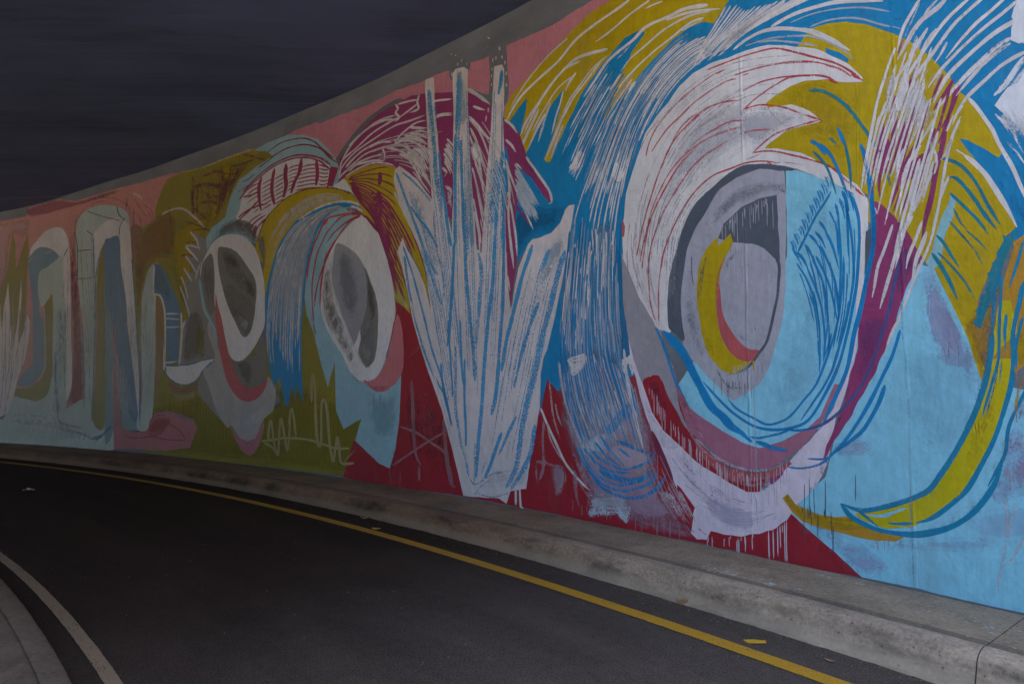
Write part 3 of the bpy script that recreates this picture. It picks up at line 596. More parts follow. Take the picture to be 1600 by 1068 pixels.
S('hair','MG2',0.2,1,20.8,0.59,0.6,[[9274,4421,9398,4400,9540,4371],[8943,4444,9064,4425,9203,4397],[9633,4408,9776,4357]])
S('hair','MG2',0.2,1,20.7,0.59,0.6,[[9271,4352,9395,4331,9537,4301],[8940,4377,9061,4357,9200,4329],[9629,4338,9773,4286]])
S('hair','MG2',0.2,1,19.6,0.61,0.6,[[8118,4758,8299,4787,8532,4797],[7795,4648,7924,4696,8053,4744],[8550,4842,8703,4854,8839,4842]])
S('hair','MG2',0.2,1,19.6,0.61,0.6,[[8116,4698,8297,4727,8550,4740],[7794,4600,7922,4637,8051,4684],[8570,4785,8717,4796,8842,4780]])
S('hair','MG2',0.2,1,19.6,0.61,0.6,[[8114,4639,8294,4667,8567,4683],[7792,4551,7920,4578,8049,4625],[8589,4728,8732,4737,8844,4719]])
S('hair','MG2',0.2,1,19.6,0.61,0.6,[[8112,4579,8292,4607,8585,4626],[7791,4503,7917,4519,8047,4566],[8609,4671,8747,4679,8847,4658]])
S('hair','MG2',0.2,1,19.6,0.61,0.6,[[8110,4520,8290,4547,8603,4569],[7789,4454,7915,4461,8045,4507],[8629,4615,8761,4620,8849,4597]])
S('hair','MG2',0.2,1,19.6,0.6,0.6,[[8108,4461,8288,4487,8621,4512],[7787,4406,7913,4402,8043,4448],[8648,4558,8776,4562,8852,4535]])
S('hair','MG2',0.2,1,19.6,0.6,0.6,[[8105,4401,8285,4427,8639,4454],[7786,4358,7911,4344,8041,4389],[8668,4500,8791,4503,8855,4474]])
F('hair','YE3',0,1,1,1.0,[9698,3505,9675,3768,9490,4071,9266,4236,8871,4385,8401,4429,7912,4373,7504,4254,7215,4123,7033,3933,7212,4021,7499,4084,7903,4101,8271,4049,8567,3988,8814,3835,9014,3680,9160,3441,9303,3106,9381,2875,9431,3181,9496,3439])
S('hair','MGo',0.3,0.8,24.6,0.6,0.6,[[9639,3785,9490,4060,9266,4225,8871,4375,8400,4419,7912,4363,7504,4254,7244,4128]])
F('hair','LG2',0.55,0.7,1,1.0,[9641,3817,9445,3864,9375,3519,9432,3213,9514,3431])
G('hair','WHl',0.4,0.7,18.5,0.6,[7288,4100,7909,4266,8560,4238,9148,3956,9437,3317],[7362,4068,7984,4135,8635,4009,8999,3729,9325,3201],22,961,0.45,0.5,0.6)
F('hair','BL3',0,1,0,1.0,[7033,3933,7212,4021,7499,4084,7903,4101,8271,4049,8567,3988,8814,3835,9014,3680,9160,3441,9303,3106,9359,2791,9363,2482,9311,2121,9184,1661,9034,1400,8922,1578,8751,1127,8668,1148,8598,1459,8489,1218,8466,1458,8378,1315,8292,1193,8343,1649,8378,2130,8360,2506,8338,2795,8316,3085,8228,3328,8093,3601,8002,3751,7833,3907,7542,3989,7269,3958,7017,3858])
F('hair','GYm',0.3,0.8,1,1.0,[9034,1400,8922,1578,8751,1127,8603,1188,8598,1459,8714,1850,8618,1556,8603,1188,8750,1098,9191,1050,9206,1360])
G('hair','WHl',0.3,0.85,20.0,0.59,[7360,4012,7980,4018,8597,3903,8960,3621,9214,3087,9300,2273,9202,1661],[7284,3970,7820,3962,8161,3708,8345,3391,8391,2907,8431,2229,8400,1458],40,962,0.5,0.4,1.2)
G('hair','WHlb',0.55,0.5,31.8,0.59,[8459,3802,8815,3450,9000,2964,9038,2260,8947,1757],[8053,3837,8313,3436,8428,3009,8538,2430,8547,1846],16,963,0.4,0.4,0.5)
S('hair','WHl',0.2,1,30.9,0.6,0.6,[[8452,4029,8383,3968,8346,3864,8259,3722],[8960,3631,9059,3521,9074,3462],[9074,3462,8979,3267,8939,3141],[7019,3930,7211,4012,7498,4075,7903,4091,8271,4039,8533,3973]])
F('eye_left','GYm',0.04,1,0,1.0,[11687,4237,11429,3993,11815,3993,11453,3716,11804,3813,11475,3416,11871,3584,11647,3257,11945,3448,11693,3015,11954,3271,11746,2879,11610,2649,11789,2601,11802,2160,11841,1813,11480,1840,10988,1886,10776,1903,11114,1688,11297,1465,11248,1297,10841,1026,10350,748,10483,1463,10615,2118,10846,2794,11095,3379,11115,3724,11171,4018,11460,4160])
F('eye_left','GYc',0.5,0.7,1,1.0,[11729,2621,11440,2835,11167,2589,11245,1915,11803,1858])
F('eye_left','OLg',0.55,0.5,1,1.0,[11412,2375,11167,2589,11051,1966,11325,1916])
S('eye_left','WHl',0.2,1,28.7,0.58,0.6,[[11687,4237,11474,4068,11406,3943,11360,3845],[11815,3993,11610,3968,11343,3889],[11814,3981,11601,3826,11390,3662],[11804,3813,11588,3614,11416,3433],[11803,3801,11673,3669],[11851,3582,11635,3384,11569,3308],[11923,3435,11766,3208,11671,2990],[11953,3260,11819,3072,11683,2851,11610,2661],[11471,3346,11381,3522,11309,3654],[11750,2623,11837,2394,11869,1929]])
F('eye_left','LGs',0.04,1,1,1.0,[10966,2522,10583,1898,10392,1517,10117,1272,9819,1181,9516,1236,9295,1410,9233,1581,9071,1440,9015,1341,9071,1062,9324,906,9522,616,9697,547,9970,575,10221,774,10350,748,10688,1029,10964,1464,11114,1688,10776,1903,11015,2356])
F('eye_left','WHl',0.5,0.5,1,1.0,[10566,1247,10179,1039,9812,1047,9462,1206,9117,1310,9276,1008,9615,693,9977,710,10264,878])
F('eye_left','SPd',0,1,0,1.0,[10357,876,10219,743,10045,592,9751,544,9539,605,9307,907,9301,776,9411,521,9546,382,9667,314,9795,337,9924,391,10117,568])
F('eye_left','LG2',0.25,0.8,1,1.0,[10596,4224,10350,4266,9971,4187,9724,4042,9588,3841,9709,3719,9974,3894,10338,4032,10702,4037,10854,3977,10785,4138])
G('eye_left','GYc',0.4,1,26.7,0.59,[10817,4007,10441,4179,9964,4066,9638,3763],[10629,4117,10253,4230,9838,4113,9588,3841],7,971,0.25,0.25,0.5)
F('eye_left','WHe',0.02,1,1,1.0,[11249,3647,10988,3915,10701,4025,10336,4009,9974,3894,9688,3674,9511,3368,9408,3064,9372,2678,9376,2390,9560,2141,9768,1961,10000,1852,10204,1857,10419,2024,10646,2339,10803,2735,10910,3248,10992,3653,11144,3556,11247,3279,11318,3458])
F('eye_left','DGm',0.06,1,1,1.0,[11265,3580,11133,3703,10978,3743,10881,3415,10852,2906,10879,2696,10996,2703,11150,2974,11287,3283])
G('eye_left','LG2',0.3,0.6,16.8,0.58,[11226,3599,11167,3272,11045,2864],[10994,3688,10910,3248,10904,2798],7,972,0.25,0.25,0.5)
S('eye_left','LB3',0.12,1,52.9,0.57,0.6,[[11330,3333,11253,3051,11137,2758,10970,2578,10823,2403,10730,2122]])
F('eye_left','DGm',0.05,1,1,1.0,[10787,3822,10613,3823,10419,3777,10245,3700,10089,3583,9952,3459,9798,3314,9702,3219,9620,3011,9643,2740,9669,2543,9767,2307,9964,2242,10180,2467,10442,2799,10612,3099,10769,3505])
F('eye_left','GYc',0.2,0.9,1,1.0,[10572,3084,10385,3145,10096,3010,9811,2826,9658,2689,9688,2544,9767,2317,9965,2253,10180,2467,10422,2775])
F('eye_left','LGs',0.4,0.7,1,1.0,[10270,2754,9984,2626,9722,2504,9785,2318,9966,2264,10161,2466])
F('eye_left','LG2',0.5,0.55,1,1.0,[10701,3677,10318,3654,9930,3371,9675,3026,9774,2824,10193,3073,10547,3325])
F('eye_left','DKd',0.5,0.5,1,1.0,[10687,3765,10378,3727,10064,3472,10207,3346,10556,3493])
F('eye_left','DKd',0.5,0.5,1,1.0,[10017,3272,9680,3132,9628,2812,9813,2880,10007,3078])
F('eye_left','LGs',0.5,0.6,1,1.0,[10523,2881,10252,2774,9902,2462,9930,2283,10160,2444])
S('eye_left','GYc',0.5,0.6,45.4,0.58,0.6,[[10493,3386,10199,3182,9852,2915]])
F('eye_left','SPr',0,1,1,1.0,[10820,3027,10751,2843,10623,2602,10511,2311,10380,2001,10175,1664,9868,1430,9578,1410,9386,1481,9250,1571,9313,1410,9516,1236,9819,1181,10117,1272,10392,1517,10582,1877,10698,2231,10794,2568])
F('eye_left','DGm',0.08,1,1,1.0,[9981,1852,9642,1978,9457,2230,9364,2133,9254,1652,9318,1521,9597,1420,9869,1441,10175,1664,10259,1837])
F('eye_left','GYc',0.45,0.6,1,1.0,[10164,1803,9854,1880,9665,1720,9743,1461,9927,1514])
F('eye_middle','LB3',0,1,0,1.0,[6986,3798,7269,3949,7541,3979,7833,3897,8017,3735,8123,3557,8227,3299,8299,3044,8320,2755,8262,2509,8074,2211,7885,1781,7702,1411,7547,1773,7495,1088,7309,837,6912,999,7045,692,6513,424,6301,384,6189,642,6120,1008,6092,1558,6317,1784,7004,1803,7311,2350,7483,3096,7274,3619])
F('eye_middle','LV4',0.3,0.7,1,1.0,[8249,2604,8049,2399,7909,2015,7704,1457,7885,1781,8074,2211])
F('eye_middle','LB3d',0.55,0.4,1,1.0,[6851,1368,6441,1353,6128,1452,6120,1008,6230,721,6560,702,6771,944])
F('eye_middle','WHe',0,1,1,1.0,[6986,3789,6768,3636,6555,3426,6455,3195,6313,2845,6240,2519,6224,2368,6273,2197,6323,2041,6423,1787,6567,1580,6743,1505,6968,1507,7202,1650,7370,1868,7587,2066,7698,2191,7844,2395,7915,2616,7923,2862,7838,3137,7706,3366,7543,3540,7320,3663])
F('eye_middle','GYc',0.2,0.75,1,1.0,[7838,3137,7705,3328,7628,3337,7652,3116,7627,2834,7559,2624,7432,2431,7230,2121,7063,1849,7001,1681,7175,1720,7372,1922,7604,2140,7813,2384,7885,2670,7893,2907])
F('eye_middle','LGp',0.03,1,1,1.0,[7585,3443,7480,3465,7252,3360,7073,3245,6939,3102,6879,2989,6842,2660,6864,2417,6972,2205,7124,1983,7232,2166,7387,2401,7545,2641,7627,2834,7652,3116])
F('eye_middle','LGd',0.55,0.5,1,1.0,[7535,3287,7266,3325,7036,2953,6995,2506,7237,2346,7472,2727])
F('eye_middle','DGm',0.04,1,1,1.0,[6895,3052,6822,2947,6748,2816,6647,2641,6586,2396,6592,2055,6640,1810,6721,1718,6831,1678,7006,1882,6954,2064,6972,2205,6864,2417,6842,2660,6862,2890])
F('eye_middle','DKd',0.5,0.5,1,1.0,[6836,2975,6690,2697,6627,2390,6736,2312,6826,2579])
F('eye_middle','LGs',0.5,0.5,1,1.0,[6848,2319,6681,2351,6695,1795,6832,1712,6979,1934])
F('eye_middle','LGd',0.6,0.5,1,1.0,[6806,2317,6696,2395,6672,1965,6835,1842,6926,2062])
S('eye_middle','WHe',0.2,1,24.4,0.61,0.6,[[7628,3346,7667,3117,7661,2930,7594,2756,7530,2649,7466,2543,7418,2439,7309,2278,7185,2084,7050,1892,6888,1696]])
F('eye_middle','SP',0,1,1,1.0,[6185,2349,6091,2185,6061,1980,6046,1808,6068,1630,6181,1485,6414,1362,6616,1361,6840,1463,6883,1515,6743,1497,6567,1571,6397,1786,6309,2008,6260,2179])
F('eye_middle','SPd',0.4,0.6,1,1.0,[6441,1387,6207,1502,6082,1696,6130,1534,6335,1379])
F('eye_middle','SPd',0.4,0.6,1,1.0,[6840,1463,6577,1428,6310,1453,6441,1362,6643,1361])
F('eye_middle','WHs',0.3,0.7,1,1.0,[7217,1659,7054,1542,6784,1471,6995,1455,7171,1578])
S('eye_middle','CRd',0.2,1,25.1,0.61,0.6,[[6972,3814,7237,3860,7492,3877,7785,3879,7908,3794,8015,3657,8122,3518,8226,3279,8280,2994],[7001,3801,7266,3838,7491,3830,7779,3679,7900,3544,8006,3425,8079,3223,8134,2960,8124,2690,8081,2410,8041,2162],[7001,3792,7205,3772,7427,3717,7653,3622,7804,3512],[7015,3776,7263,3736,7484,3596,7647,3452,7841,3213,7960,3009,8033,2825,8072,2591],[6972,3795,6841,3710,6711,3591,6584,3474,6484,3303,6441,3185]])
S('eye_middle','CRd',0.2,1,34.4,0.6,0.6,[[7573,3535,7678,3437,7798,3321,7883,3076,7922,2815,7929,2579]])
F('eye_middle','CRd',0.2,1,1,1.0,[7864,3873,7769,3867,7814,3798,7908,3794])
F('eye_middle','RDk',0.3,1,1,1.0,[7358,3946,7120,3894,6987,3807,7118,3821])
S('eye_middle','BL3',0.2,1,33.5,0.62,0.6,[[7436,4016,7180,3951,6973,3832]])
S('eye_middle','WHl',0.2,1,28.5,0.62,0.6,[[7240,3962,7061,3893,6914,3794]])
F('hair','YE3',0,1,0,1.0,[7417,4396,7224,4438,6946,4459,6690,4437,6426,4358,6263,4294,6286,4101,6215,3898,6013,3540,5882,3336,5677,2941,5576,2626,5524,2353,5599,2541,5737,2852,5903,3093,6100,3338,6176,3223,6051,2799,5969,2512,5916,2328,6044,2428,6188,2506,6242,2603,6313,2845,6455,3195,6556,3443,6769,3653,6928,3779,7049,3954,7216,4187])
F('hair','WHl',0.1,1,1,1.0,[7417,4396,7293,4268,7170,4105,7245,4166,7520,4267,7676,4336,7523,4361])
G('hair','MGs',0.12,1,18.3,0.64,[7371,4377,6930,4392,6507,4350,6262,4242],[7294,4296,7035,3988,6699,3659,6315,2956,5995,2506],15,981,0.12,0.12,0.3)
G('hair','MGs',0.15,1,22.7,0.65,[6851,4087,6498,3929,6156,3565,5854,3143,5601,2668],[6888,3870,6629,3647,6402,3265,6208,2859,6046,2510],9,982,0.1,0.3,0.3)
S('hair','MGs',0.1,1,74.1,0.63,0.2,[[6603,4310,6587,4228,6599,4133],[6639,4053,6595,3965,6552,3869],[6552,3869,6576,3734,6600,3598],[7219,4271,7127,4160,7006,4009]])
S('hair','MGs',0.2,1,34.9,0.64,0.6,[[5961,3490,5805,3218,5653,2913,5564,2624,5524,2369],[6542,3450,6400,3153,6287,2851,6203,2608],[6914,3776,6740,3622,6569,3454],[6317,3040,6180,2772,6046,2510]])
S('hair','WHl',0.2,1,22.1,0.63,0.6,[[7372,4414,7150,4459,6860,4476,6578,4437,6304,4338]])
F('hair','WHm',0.4,0.8,1,1.0,[6273,2807,6205,2733,5995,2506,5915,2320,6070,2430,6202,2591])
S('scribble','SCR',0.15,0.8,38.9,0.58,0.2,[[9361,564,9084,597,8747,643,8191,651,7767,600,7478,563,7171,582],[9186,562,9178,761,9132,892,9074,746,9032,570,8921,371,8896,577,8889,821,8861,940,8805,824,8728,586,8672,454,8632,687,8628,975,8583,1092,8529,978,8489,807,8450,657],[8084,1196,8094,1457,8068,1607,8015,1457,7986,1086,7941,719,7889,566,7830,633,7842,997,7834,1199,7773,1237,7707,1092,7669,867,7631,643,7580,468,7532,373,7493,562,7454,724,7404,567,7354,377,7208,371,7065,390],[9289,537,9079,489,8956,398]])
S('scribble','SCR',0.3,0.7,21.1,0.6,0.6,[[7281,391,7168,478,7041,572]])
S('scribble','SCP',0.15,0.8,28.0,0.64,0.2,[[6249,421,5972,561,5609,741,5251,896],[6105,920,5916,888,5731,842,5491,748,5248,628,5110,274]])
S('scribble','SCP',0.22,0.65,39.6,0.65,0.2,[[5889,1500,5859,1214,5842,931,5813,666,5762,545,5689,466],[5725,463,5722,286],[5276,1074,5250,777,5201,484,5133,300,5067,278]])
S('scribble','SCP',0.4,0.4,24.6,0.64,0.6,[[5584,1490,5330,1793,5216,1864],[5994,1774,5808,1864,5736,1972],[6301,384,6296,183],[6095,369,6091,187],[7250,333,7231,187],[5121,236,5100,347]])
G('scribble','SCP',0.6,0.3,33.0,0.64,[5977,1532,5943,1054,5912,660],[5441,1374,5318,773,5201,411],12,983,0.25,0.25,0.5)
D('scribble','LVm',0.5,0.5,20.2,0.62,[6795,1360,6374,1354],6,331,984)
F('loops','TE',0.04,1,1,1.0,[19034,886,18060,685,17795,904,17516,1221,16684,1115,16214,1612,16110,931,15741,937,15030,1158,14992,688,14703,735,14256,721,13980,565,13951,192,15678,179,18013,170,18965,152])
G('loops','WHl',0.5,0.4,81.0,0.58,[17948,759,16655,784,15027,557,14016,464],[18034,398,16861,475,15697,404,14332,263],8,991,0.25,0.25,0.5)
F('loops','OLk',0,1,1,1.0,[16364,3391,16498,3315,16651,3183,16577,2589,16517,1891,16610,1614,17061,1406,17530,1377,17540,1221,17037,1140,16685,1129,16370,1269,16260,1612,16272,2301,16296,2856])
F('loops','WHl',0.05,1,1,1.0,[17239,4532,17083,4648,16769,4847,16350,4901,16061,4797,15845,4438,15724,3514,15622,2553,15511,1473,15761,1178,15830,2834,16015,3674,16085,4238,16200,4221,16301,4315,16811,4506,17068,4472,17292,4319])
F('loops','TE',0.04,1,1,1.0,[16200,4221,16085,4238,16015,3674,15853,2836,15717,1474,15695,937,16063,931,16249,2024,16296,2856,16366,3419,16457,3383,16719,3159,16826,3306,16925,3641,16881,3952,16584,4056])
F('loops','DB',0.06,1,1,1.0,[17335,4264,17068,4472,16811,4506,16499,4433,16253,4296,16200,4221,16584,4056,16881,3952,16925,3641,16815,3178,16695,2875,16600,2590,16552,2030,16557,1808,16815,1546,17180,1420,17539,1477,17540,1491,17188,1787,16973,2010,17049,2891,17075,3192,17286,3984])
F('loops','DBl',0.2,0.7,1,1.0,[16202,2023,16097,2158,16017,1474,15856,935,16063,931])
S('loops','WHl',0.35,0.7,43.3,0.6,0.6,[[16648,3155,16577,2589,16505,2029,16531,1780,16720,1531],[16814,3164,16695,2875],[17329,4205,17058,4356],[16728,4369,16400,4381]])
F('loops','OLk',0,1,0,1.0,[18322,3555,18089,4164,18018,4709,17968,4958,17849,4693,17772,4095,17672,4307,17533,4633,17390,4898,17331,4497,17344,3829,17324,3062,17419,2261,17686,2326,17883,2928,17987,2494,18357,2358])
F('loops','WHp2',0.05,1,0,1.0,[18034,3819,17933,3223,17876,2855,17709,2312,17613,2844,17576,3495,17561,3859,17504,3491,17525,2912,17545,2336,17339,2689,17275,3045,17114,2823,17171,2397,17276,1973,17481,1619,17591,1263,17789,833,18992,444,19275,3444,18300,3317,18168,2646,18149,3235,18080,3526])
F('loops','WHp2',0.3,0.7,1,1.0,[17983,5124,17860,4813,17661,4454,17436,4888,17358,5086,17391,4913,17266,4564,17294,4348,17388,4883,17507,4601,17665,4233,17742,4019,17849,4693,18015,4948])
S('loops','CRp',0.4,0.6,26.4,0.61,0.6,[[17545,2336,17718,1621,17890,903,18006,614],[17787,2924,17804,2054,17929,1334],[18048,2642,18016,1767,18080,900]])
F('loops','TE',0,1,1,1.0,[15608,4649,15564,4963,15278,5134,14938,5185,14596,5165,14162,5064,13815,4885,13706,4598,13593,3942,13484,3335,13313,2459,13199,1469,13156,860,13275,735,13379,977,13636,2725,13961,3849,14068,4408,14384,4444,14643,4300,14777,3685,14754,2518,14723,1836,14739,902,14748,734,14992,688,15039,1276,15223,2711,15354,3217,15457,3631,15572,4203])
F('loops','WHl',0.04,1,1,1.0,[14897,4650,14679,4772,14235,4849,13961,4761,13727,4588,13593,3942,13484,3335,13313,2459,13178,1469,13134,860,13228,980,13451,1966,13652,2637,13730,3111,13961,3849,14046,4405,14385,4457,14644,4313,14794,3914,14837,3583,14924,4127,14979,4538])
F('loops','OLk',0,1,1,1.0,[14576,4306,14694,4078,14777,3685,14708,2517,14694,1472,14703,735,14278,720,14406,2673,14496,3556])
F('loops','TEb',0.05,1,1,1.0,[14529,3691,14411,3026,14212,2755,14079,2171,13869,1722,13613,1221,13323,795,13016,694,13052,609,13635,626,13726,971,13894,1470,14065,1979,14029,1218,13980,565,14248,329,14314,1471])
F('loops','DB2',0.04,1,1,1.0,[14580,4359,14384,4444,14069,4421,13961,3849,13730,3111,13652,2637,13451,1966,13246,1224,13151,799,13275,735,13512,1024,13772,1596,14044,2298,14212,2755,14411,3026,14496,3556])
F('loops','TE',0.04,1,1,1.0,[12824,3764,13009,3658,13119,3381,13187,3124,13184,2466,13127,1958,13053,1226,13194,798,13137,606,12840,616,12691,895,12667,1468,12666,2068,12708,2675,12715,3090,12835,3296,12809,3540])
F('loops','OLs',0,1,1,1.0,[12715,3090,12605,3034,12487,2844,12418,2432,12406,1942,12520,1468,12646,1468,12666,2068,12708,2675])
F('loops','SPd',0.03,1,0,1.0,[14072,2081,13926,1597,13769,970,13703,661,13479,570,12942,553,12798,618,12748,810,12589,933,12197,988,11723,917,11358,836,11252,706,11448,352,12190,257,13026,238,13931,206,14010,966])
F('loops','SPr',0.4,0.6,1,1.0,[12706,811,12440,900,12066,863,12175,651,12519,521,12833,509])
F('loops','LV4',0.3,0.7,1,1.0,[12589,933,12197,988,11723,917,11358,836,11295,771,11617,829,12130,908])
S('loops','CRd',0.3,0.8,22.8,0.56,0.6,[[13603,492,13362,452,12936,469,12458,547,12221,719,12108,885],[12796,582,12727,799,12482,899,12190,883],[12140,745,11807,641,11555,470],[12622,494,12204,464,11595,468],[11946,912,11982,830]])
F('loops','DB2',0.04,1,0,1.0,[12824,3764,12587,3716,12360,3451,12066,3091,11884,2806,11940,2727,11917,2047,11906,1872,12254,1844,12349,2656,12445,2842,12568,3104,12812,3269,12830,3542])
F('loops','TEb',0.3,0.6,1,1.0,[12824,3764,12587,3716,12360,3451,12132,3143,12331,3015,12548,3127,12812,3269])
S('loops','WHl',0.15,1,37.5,0.57,0.2,[[12822,3727,12822,3418,12807,3195,12590,3130,12451,2926,12391,2658,12359,2179,12356,1822],[11881,2771,11837,2394,11856,2045,11882,1814]])
S('loops','WHl',0.2,1,29.0,0.57,0.6,[[12378,2777,12148,2764,11942,2751],[12435,2697,12184,2671,11914,2644],[12361,2525,12132,2514,11886,2513],[12339,1869,12173,1866,11968,1885]])
F('loops','BRN',0.2,1,1,1.0,[12231,1502,11960,1432,11754,1397,11457,1465,11280,1510,11312,1375,11727,1294,12055,1327])
F('loops','SCR',0.3,0.7,1,1.0,[12116,1315,11726,1283,11293,1398,11383,1240,11739,1157,11986,1211])
F('loops','WHl',0.05,1,0,1.0,[12430,2301,12394,1764,12174,1572,11776,1431,11379,1499,11114,1688,10756,1903,11125,1878,11479,1829,11861,1802,12292,1797,12364,1941])
S('loops','BLs',0.3,0.8,30.2,0.57,0.6,[[12313,1798,12282,1644,12068,1525,11758,1454,11380,1510,11115,1710,10776,1903],[12336,1822,11983,1804,11479,1829,11125,1889,10776,1914],[15223,2711,15055,1473,15036,948],[14837,3583,14756,2256,14741,1212,14750,759],[14979,4538,14882,3587],[14642,4286,14794,3914,14831,3516],[13313,2459,13135,1469,13100,680],[13593,3942,13423,3090,13313,2459]])
S('loops','DKl',0.15,0.85,19.6,0.59,0.6,[[15662,4752,15535,4324,15480,3633],[15556,4298,15326,4289,15004,4270],[15462,3700,15185,3678,14912,3683],[16014,4231,15845,4438],[14185,5081,14105,4898,13872,4749],[13875,4802,14043,4667,14068,4408],[15903,665,15706,510,15133,476,14674,363,14344,427],[14560,342,14241,519,13987,665],[15244,4704,14981,4565],[15971,933,15834,667,15029,583],[15253,5117,14692,4935,14005,4754]])
S('loops','BLs',0.35,0.7,33.8,0.57,0.6,[[14676,389,14391,450,14137,611,13996,778],[14566,418,14238,481],[16109,2021,16121,1611,16005,1339],[13508,975,13280,796,13207,980],[13710,1345,13422,977,13239,834],[13178,2083,13117,1225,13109,800]])
G('loops','WHl',0.5,0.5,26.0,0.58,[15534,4876,15525,3911,15141,2268,14990,949],[13777,4659,13529,3351,13295,2210,13164,981],22,992,0.5,0.5,0.5)
G('loops','TEb',0.5,0.6,33.6,0.59,[16214,3270,16086,2295,15948,1203],[15934,3253,15807,2287,15672,1205],6,993,0.25,0.25,0.5)
G('loops','WHl',0.4,0.6,23.3,0.57,[14287,1984,14159,1471,14013,715],[13800,1973,13440,1222,13190,738],9,994,0.25,0.25,0.5)
S('loops','CRd',0.4,0.55,25.7,0.59,0.6,[[15586,4952,15395,5163,15058,5256,14603,5260],[14723,5345,14150,5208,13689,4972],[13592,5152,13308,4853,13081,4695],[13273,4976,13004,4835,12905,4646],[13463,4875,13281,4468,13351,4222],[13111,4826,12992,4657]])
S('loops','WHp',0.3,1,31.8,0.59,0.6,[[13644,5264,13440,5181,13280,5067]])
F('plant','WHp2',0,1,0,1.0,[5648,1764,5537,2385,5342,2834,5148,3024,4709,2974,4656,2929,4251,2869,4241,2552,4193,2255,4059,2462,3549,2470,3577,2085,3673,1800,3726,1705,3762,1530,3762,1414,3781,1193,3825,1004,3907,682,3970,377,4192,326,4258,192,4364,232,4746,200,4936,192,5114,667,5322,1156])
F('plant','WHp2',0,1,0,1.0,[5687,5262,5662,5295,5515,5271,5499,5027,5471,4716,5446,4603,5406,4294,5331,3901,5245,3513,5138,3153,5112,2805,5339,2601,5537,2385,5531,3720,5613,4420,5657,4911])
F('plant','WHp2',0,1,0,1.0,[5169,5201,5112,5237,4964,5208,4897,5153,4894,4732,4869,4439,4833,3925,4798,3570,4720,2909,4697,2678,5157,2811,5161,3203,5143,3641,5150,4370,5141,4619])
F('plant','WHp2',0,1,0,1.0,[4456,5033,4323,5007,4293,4951,4292,4680,4312,4372,4292,4068,4282,3820,4281,3462,4261,2842,4241,2552,4676,2676,4677,2822,4656,2900,4616,3319,4587,3659,4546,3996,4506,4334,4486,4603])
F('plant','WHp2',0,1,0,1.0,[6299,4122,6276,4263,6184,4302,6012,4185,5818,4033,5604,3807,5470,3643,5343,2990,5337,2446,5524,2345,5627,2814,5704,3049,5806,3267,6000,3530,6174,3814])
F('plant','WHp2',0,1,0,1.0,[6100,3338,5993,3155,5800,2916,5649,2665,5536,2346,5333,2061,4988,1303,5322,1156,5574,1606,5735,1933,5877,2253,5997,2662,6106,2980,6201,3168])
F('plant','WHp2',0,1,0,1.0,[3375,3210,3301,3201,3344,3017,3395,2777,3464,2485,3577,2085,3673,1800,3986,1713,4319,2001,4173,2233,4154,2397,4078,2677,4003,2804,3937,2910,3873,2954,3764,2955,3606,2981,3485,3057,3425,3175])
F('plant','WHs',0.5,0.4,1,1.0,[5970,3991,5714,3773,5611,3429,5836,3550])
F('plant','LB4',0.6,0.6,1,1.0,[5964,3656,5772,3457,5461,3007,5387,2684,5603,2867,5832,3303])
F('plant','LB4',0.55,0.5,1,1.0,[4958,4387,4833,3895,4787,3433,4742,3052,4893,3076,4941,3691])
F('plant','LB4',0.6,0.6,1,1.0,[5112,5221,4975,5133,4904,4603,5014,4481,5108,4823])
F('plant','LB4',0.6,0.6,1,1.0,[3712,2820,3452,2973,3437,2713,3714,2423,3848,2238,3820,2502])
F('plant','LB4',0.6,0.45,1,1.0,[3988,656,3897,858,3970,429,4268,331,4664,286,4463,514])
S('plant','CH',0.26,1,25.9,0.66,0.2,[[6085,3218,5965,2995,5860,2769,5668,2301,5506,1876,5326,1526,5244,1292,5139,960],[6056,3089,5959,2658,5801,2191,5637,1826,5442,1527,5210,1263],[6129,4204,5972,4092,5817,3959,5678,3831,5554,3700],[5952,3721,5773,3522,5598,3354,5415,3103],[5340,1701,5290,1360,5208,1151,5151,989],[4926,1742,4923,1281,4899,956,4897,747],[5006,2191,4981,1744,4946,1449],[5219,2206,5170,1750,5120,1301]])
S('plant','CH',0.26,1,38.1,0.69,0.2,[[6248,4222,6152,4047,6071,3886,5938,3635,5821,3416,5731,3239,5655,3058,5518,2746,5360,2448,5325,2398],[5126,3113,5125,2967,5144,2610,5175,2279,5195,2037,5228,1895],[5406,4294,5354,3906,5281,3606,5243,3364,5171,3081],[5105,4436,5111,3851,5107,3409,5103,3071],[5013,4332,4987,3823,4961,3383,4925,3029,4901,2658,4832,2163,4765,1687,4754,1485],[4312,4008,4371,3683,4411,3352,4440,2954,4469,2564,4539,2157,4599,1682,4638,1207,4688,838,4727,413],[4301,3825,4301,3330,4300,2932,4309,2321,4368,1802,4406,1448,4436,1239],[3873,2899,3947,2734,4022,2581,4135,2257,4202,2063,4260,1901,4328,1585],[3785,2286,3885,2095,4023,1788,4070,1642,4145,1406],[4327,934,4434,715,4513,544,4593,426],[4107,1112,4173,1015,4240,911,4365,693]])
S('plant','CH',0.34,1,51.5,0.71,0.2,[[5054,5153,5064,4967,5073,4741,5094,4464],[4699,2935,4645,2679,4675,2457,4695,2226,4725,2025,4745,1845],[3633,2814,3695,2711,3748,2606],[3429,2769,3540,2494,3636,2200,3742,1927,3841,1577,3923,1354,4024,1008,4108,593,4259,352],[3843,1036,3906,753,4025,541,4192,346],[4367,1725,4416,1337,4485,1113],[4333,4944,4343,4837,4383,4681],[5611,5145,5570,4885,5530,4627,5425,3874]])
S('plant','CH',0.42,1,39.5,0.67,0.2,[[5081,1896,5080,1695,5075,1198,5029,972,4973,757,4907,617,4842,402],[5492,3568,5451,3163,5342,2834,5293,2596,5325,2429],[5656,3114,5556,2941,5411,2765]])
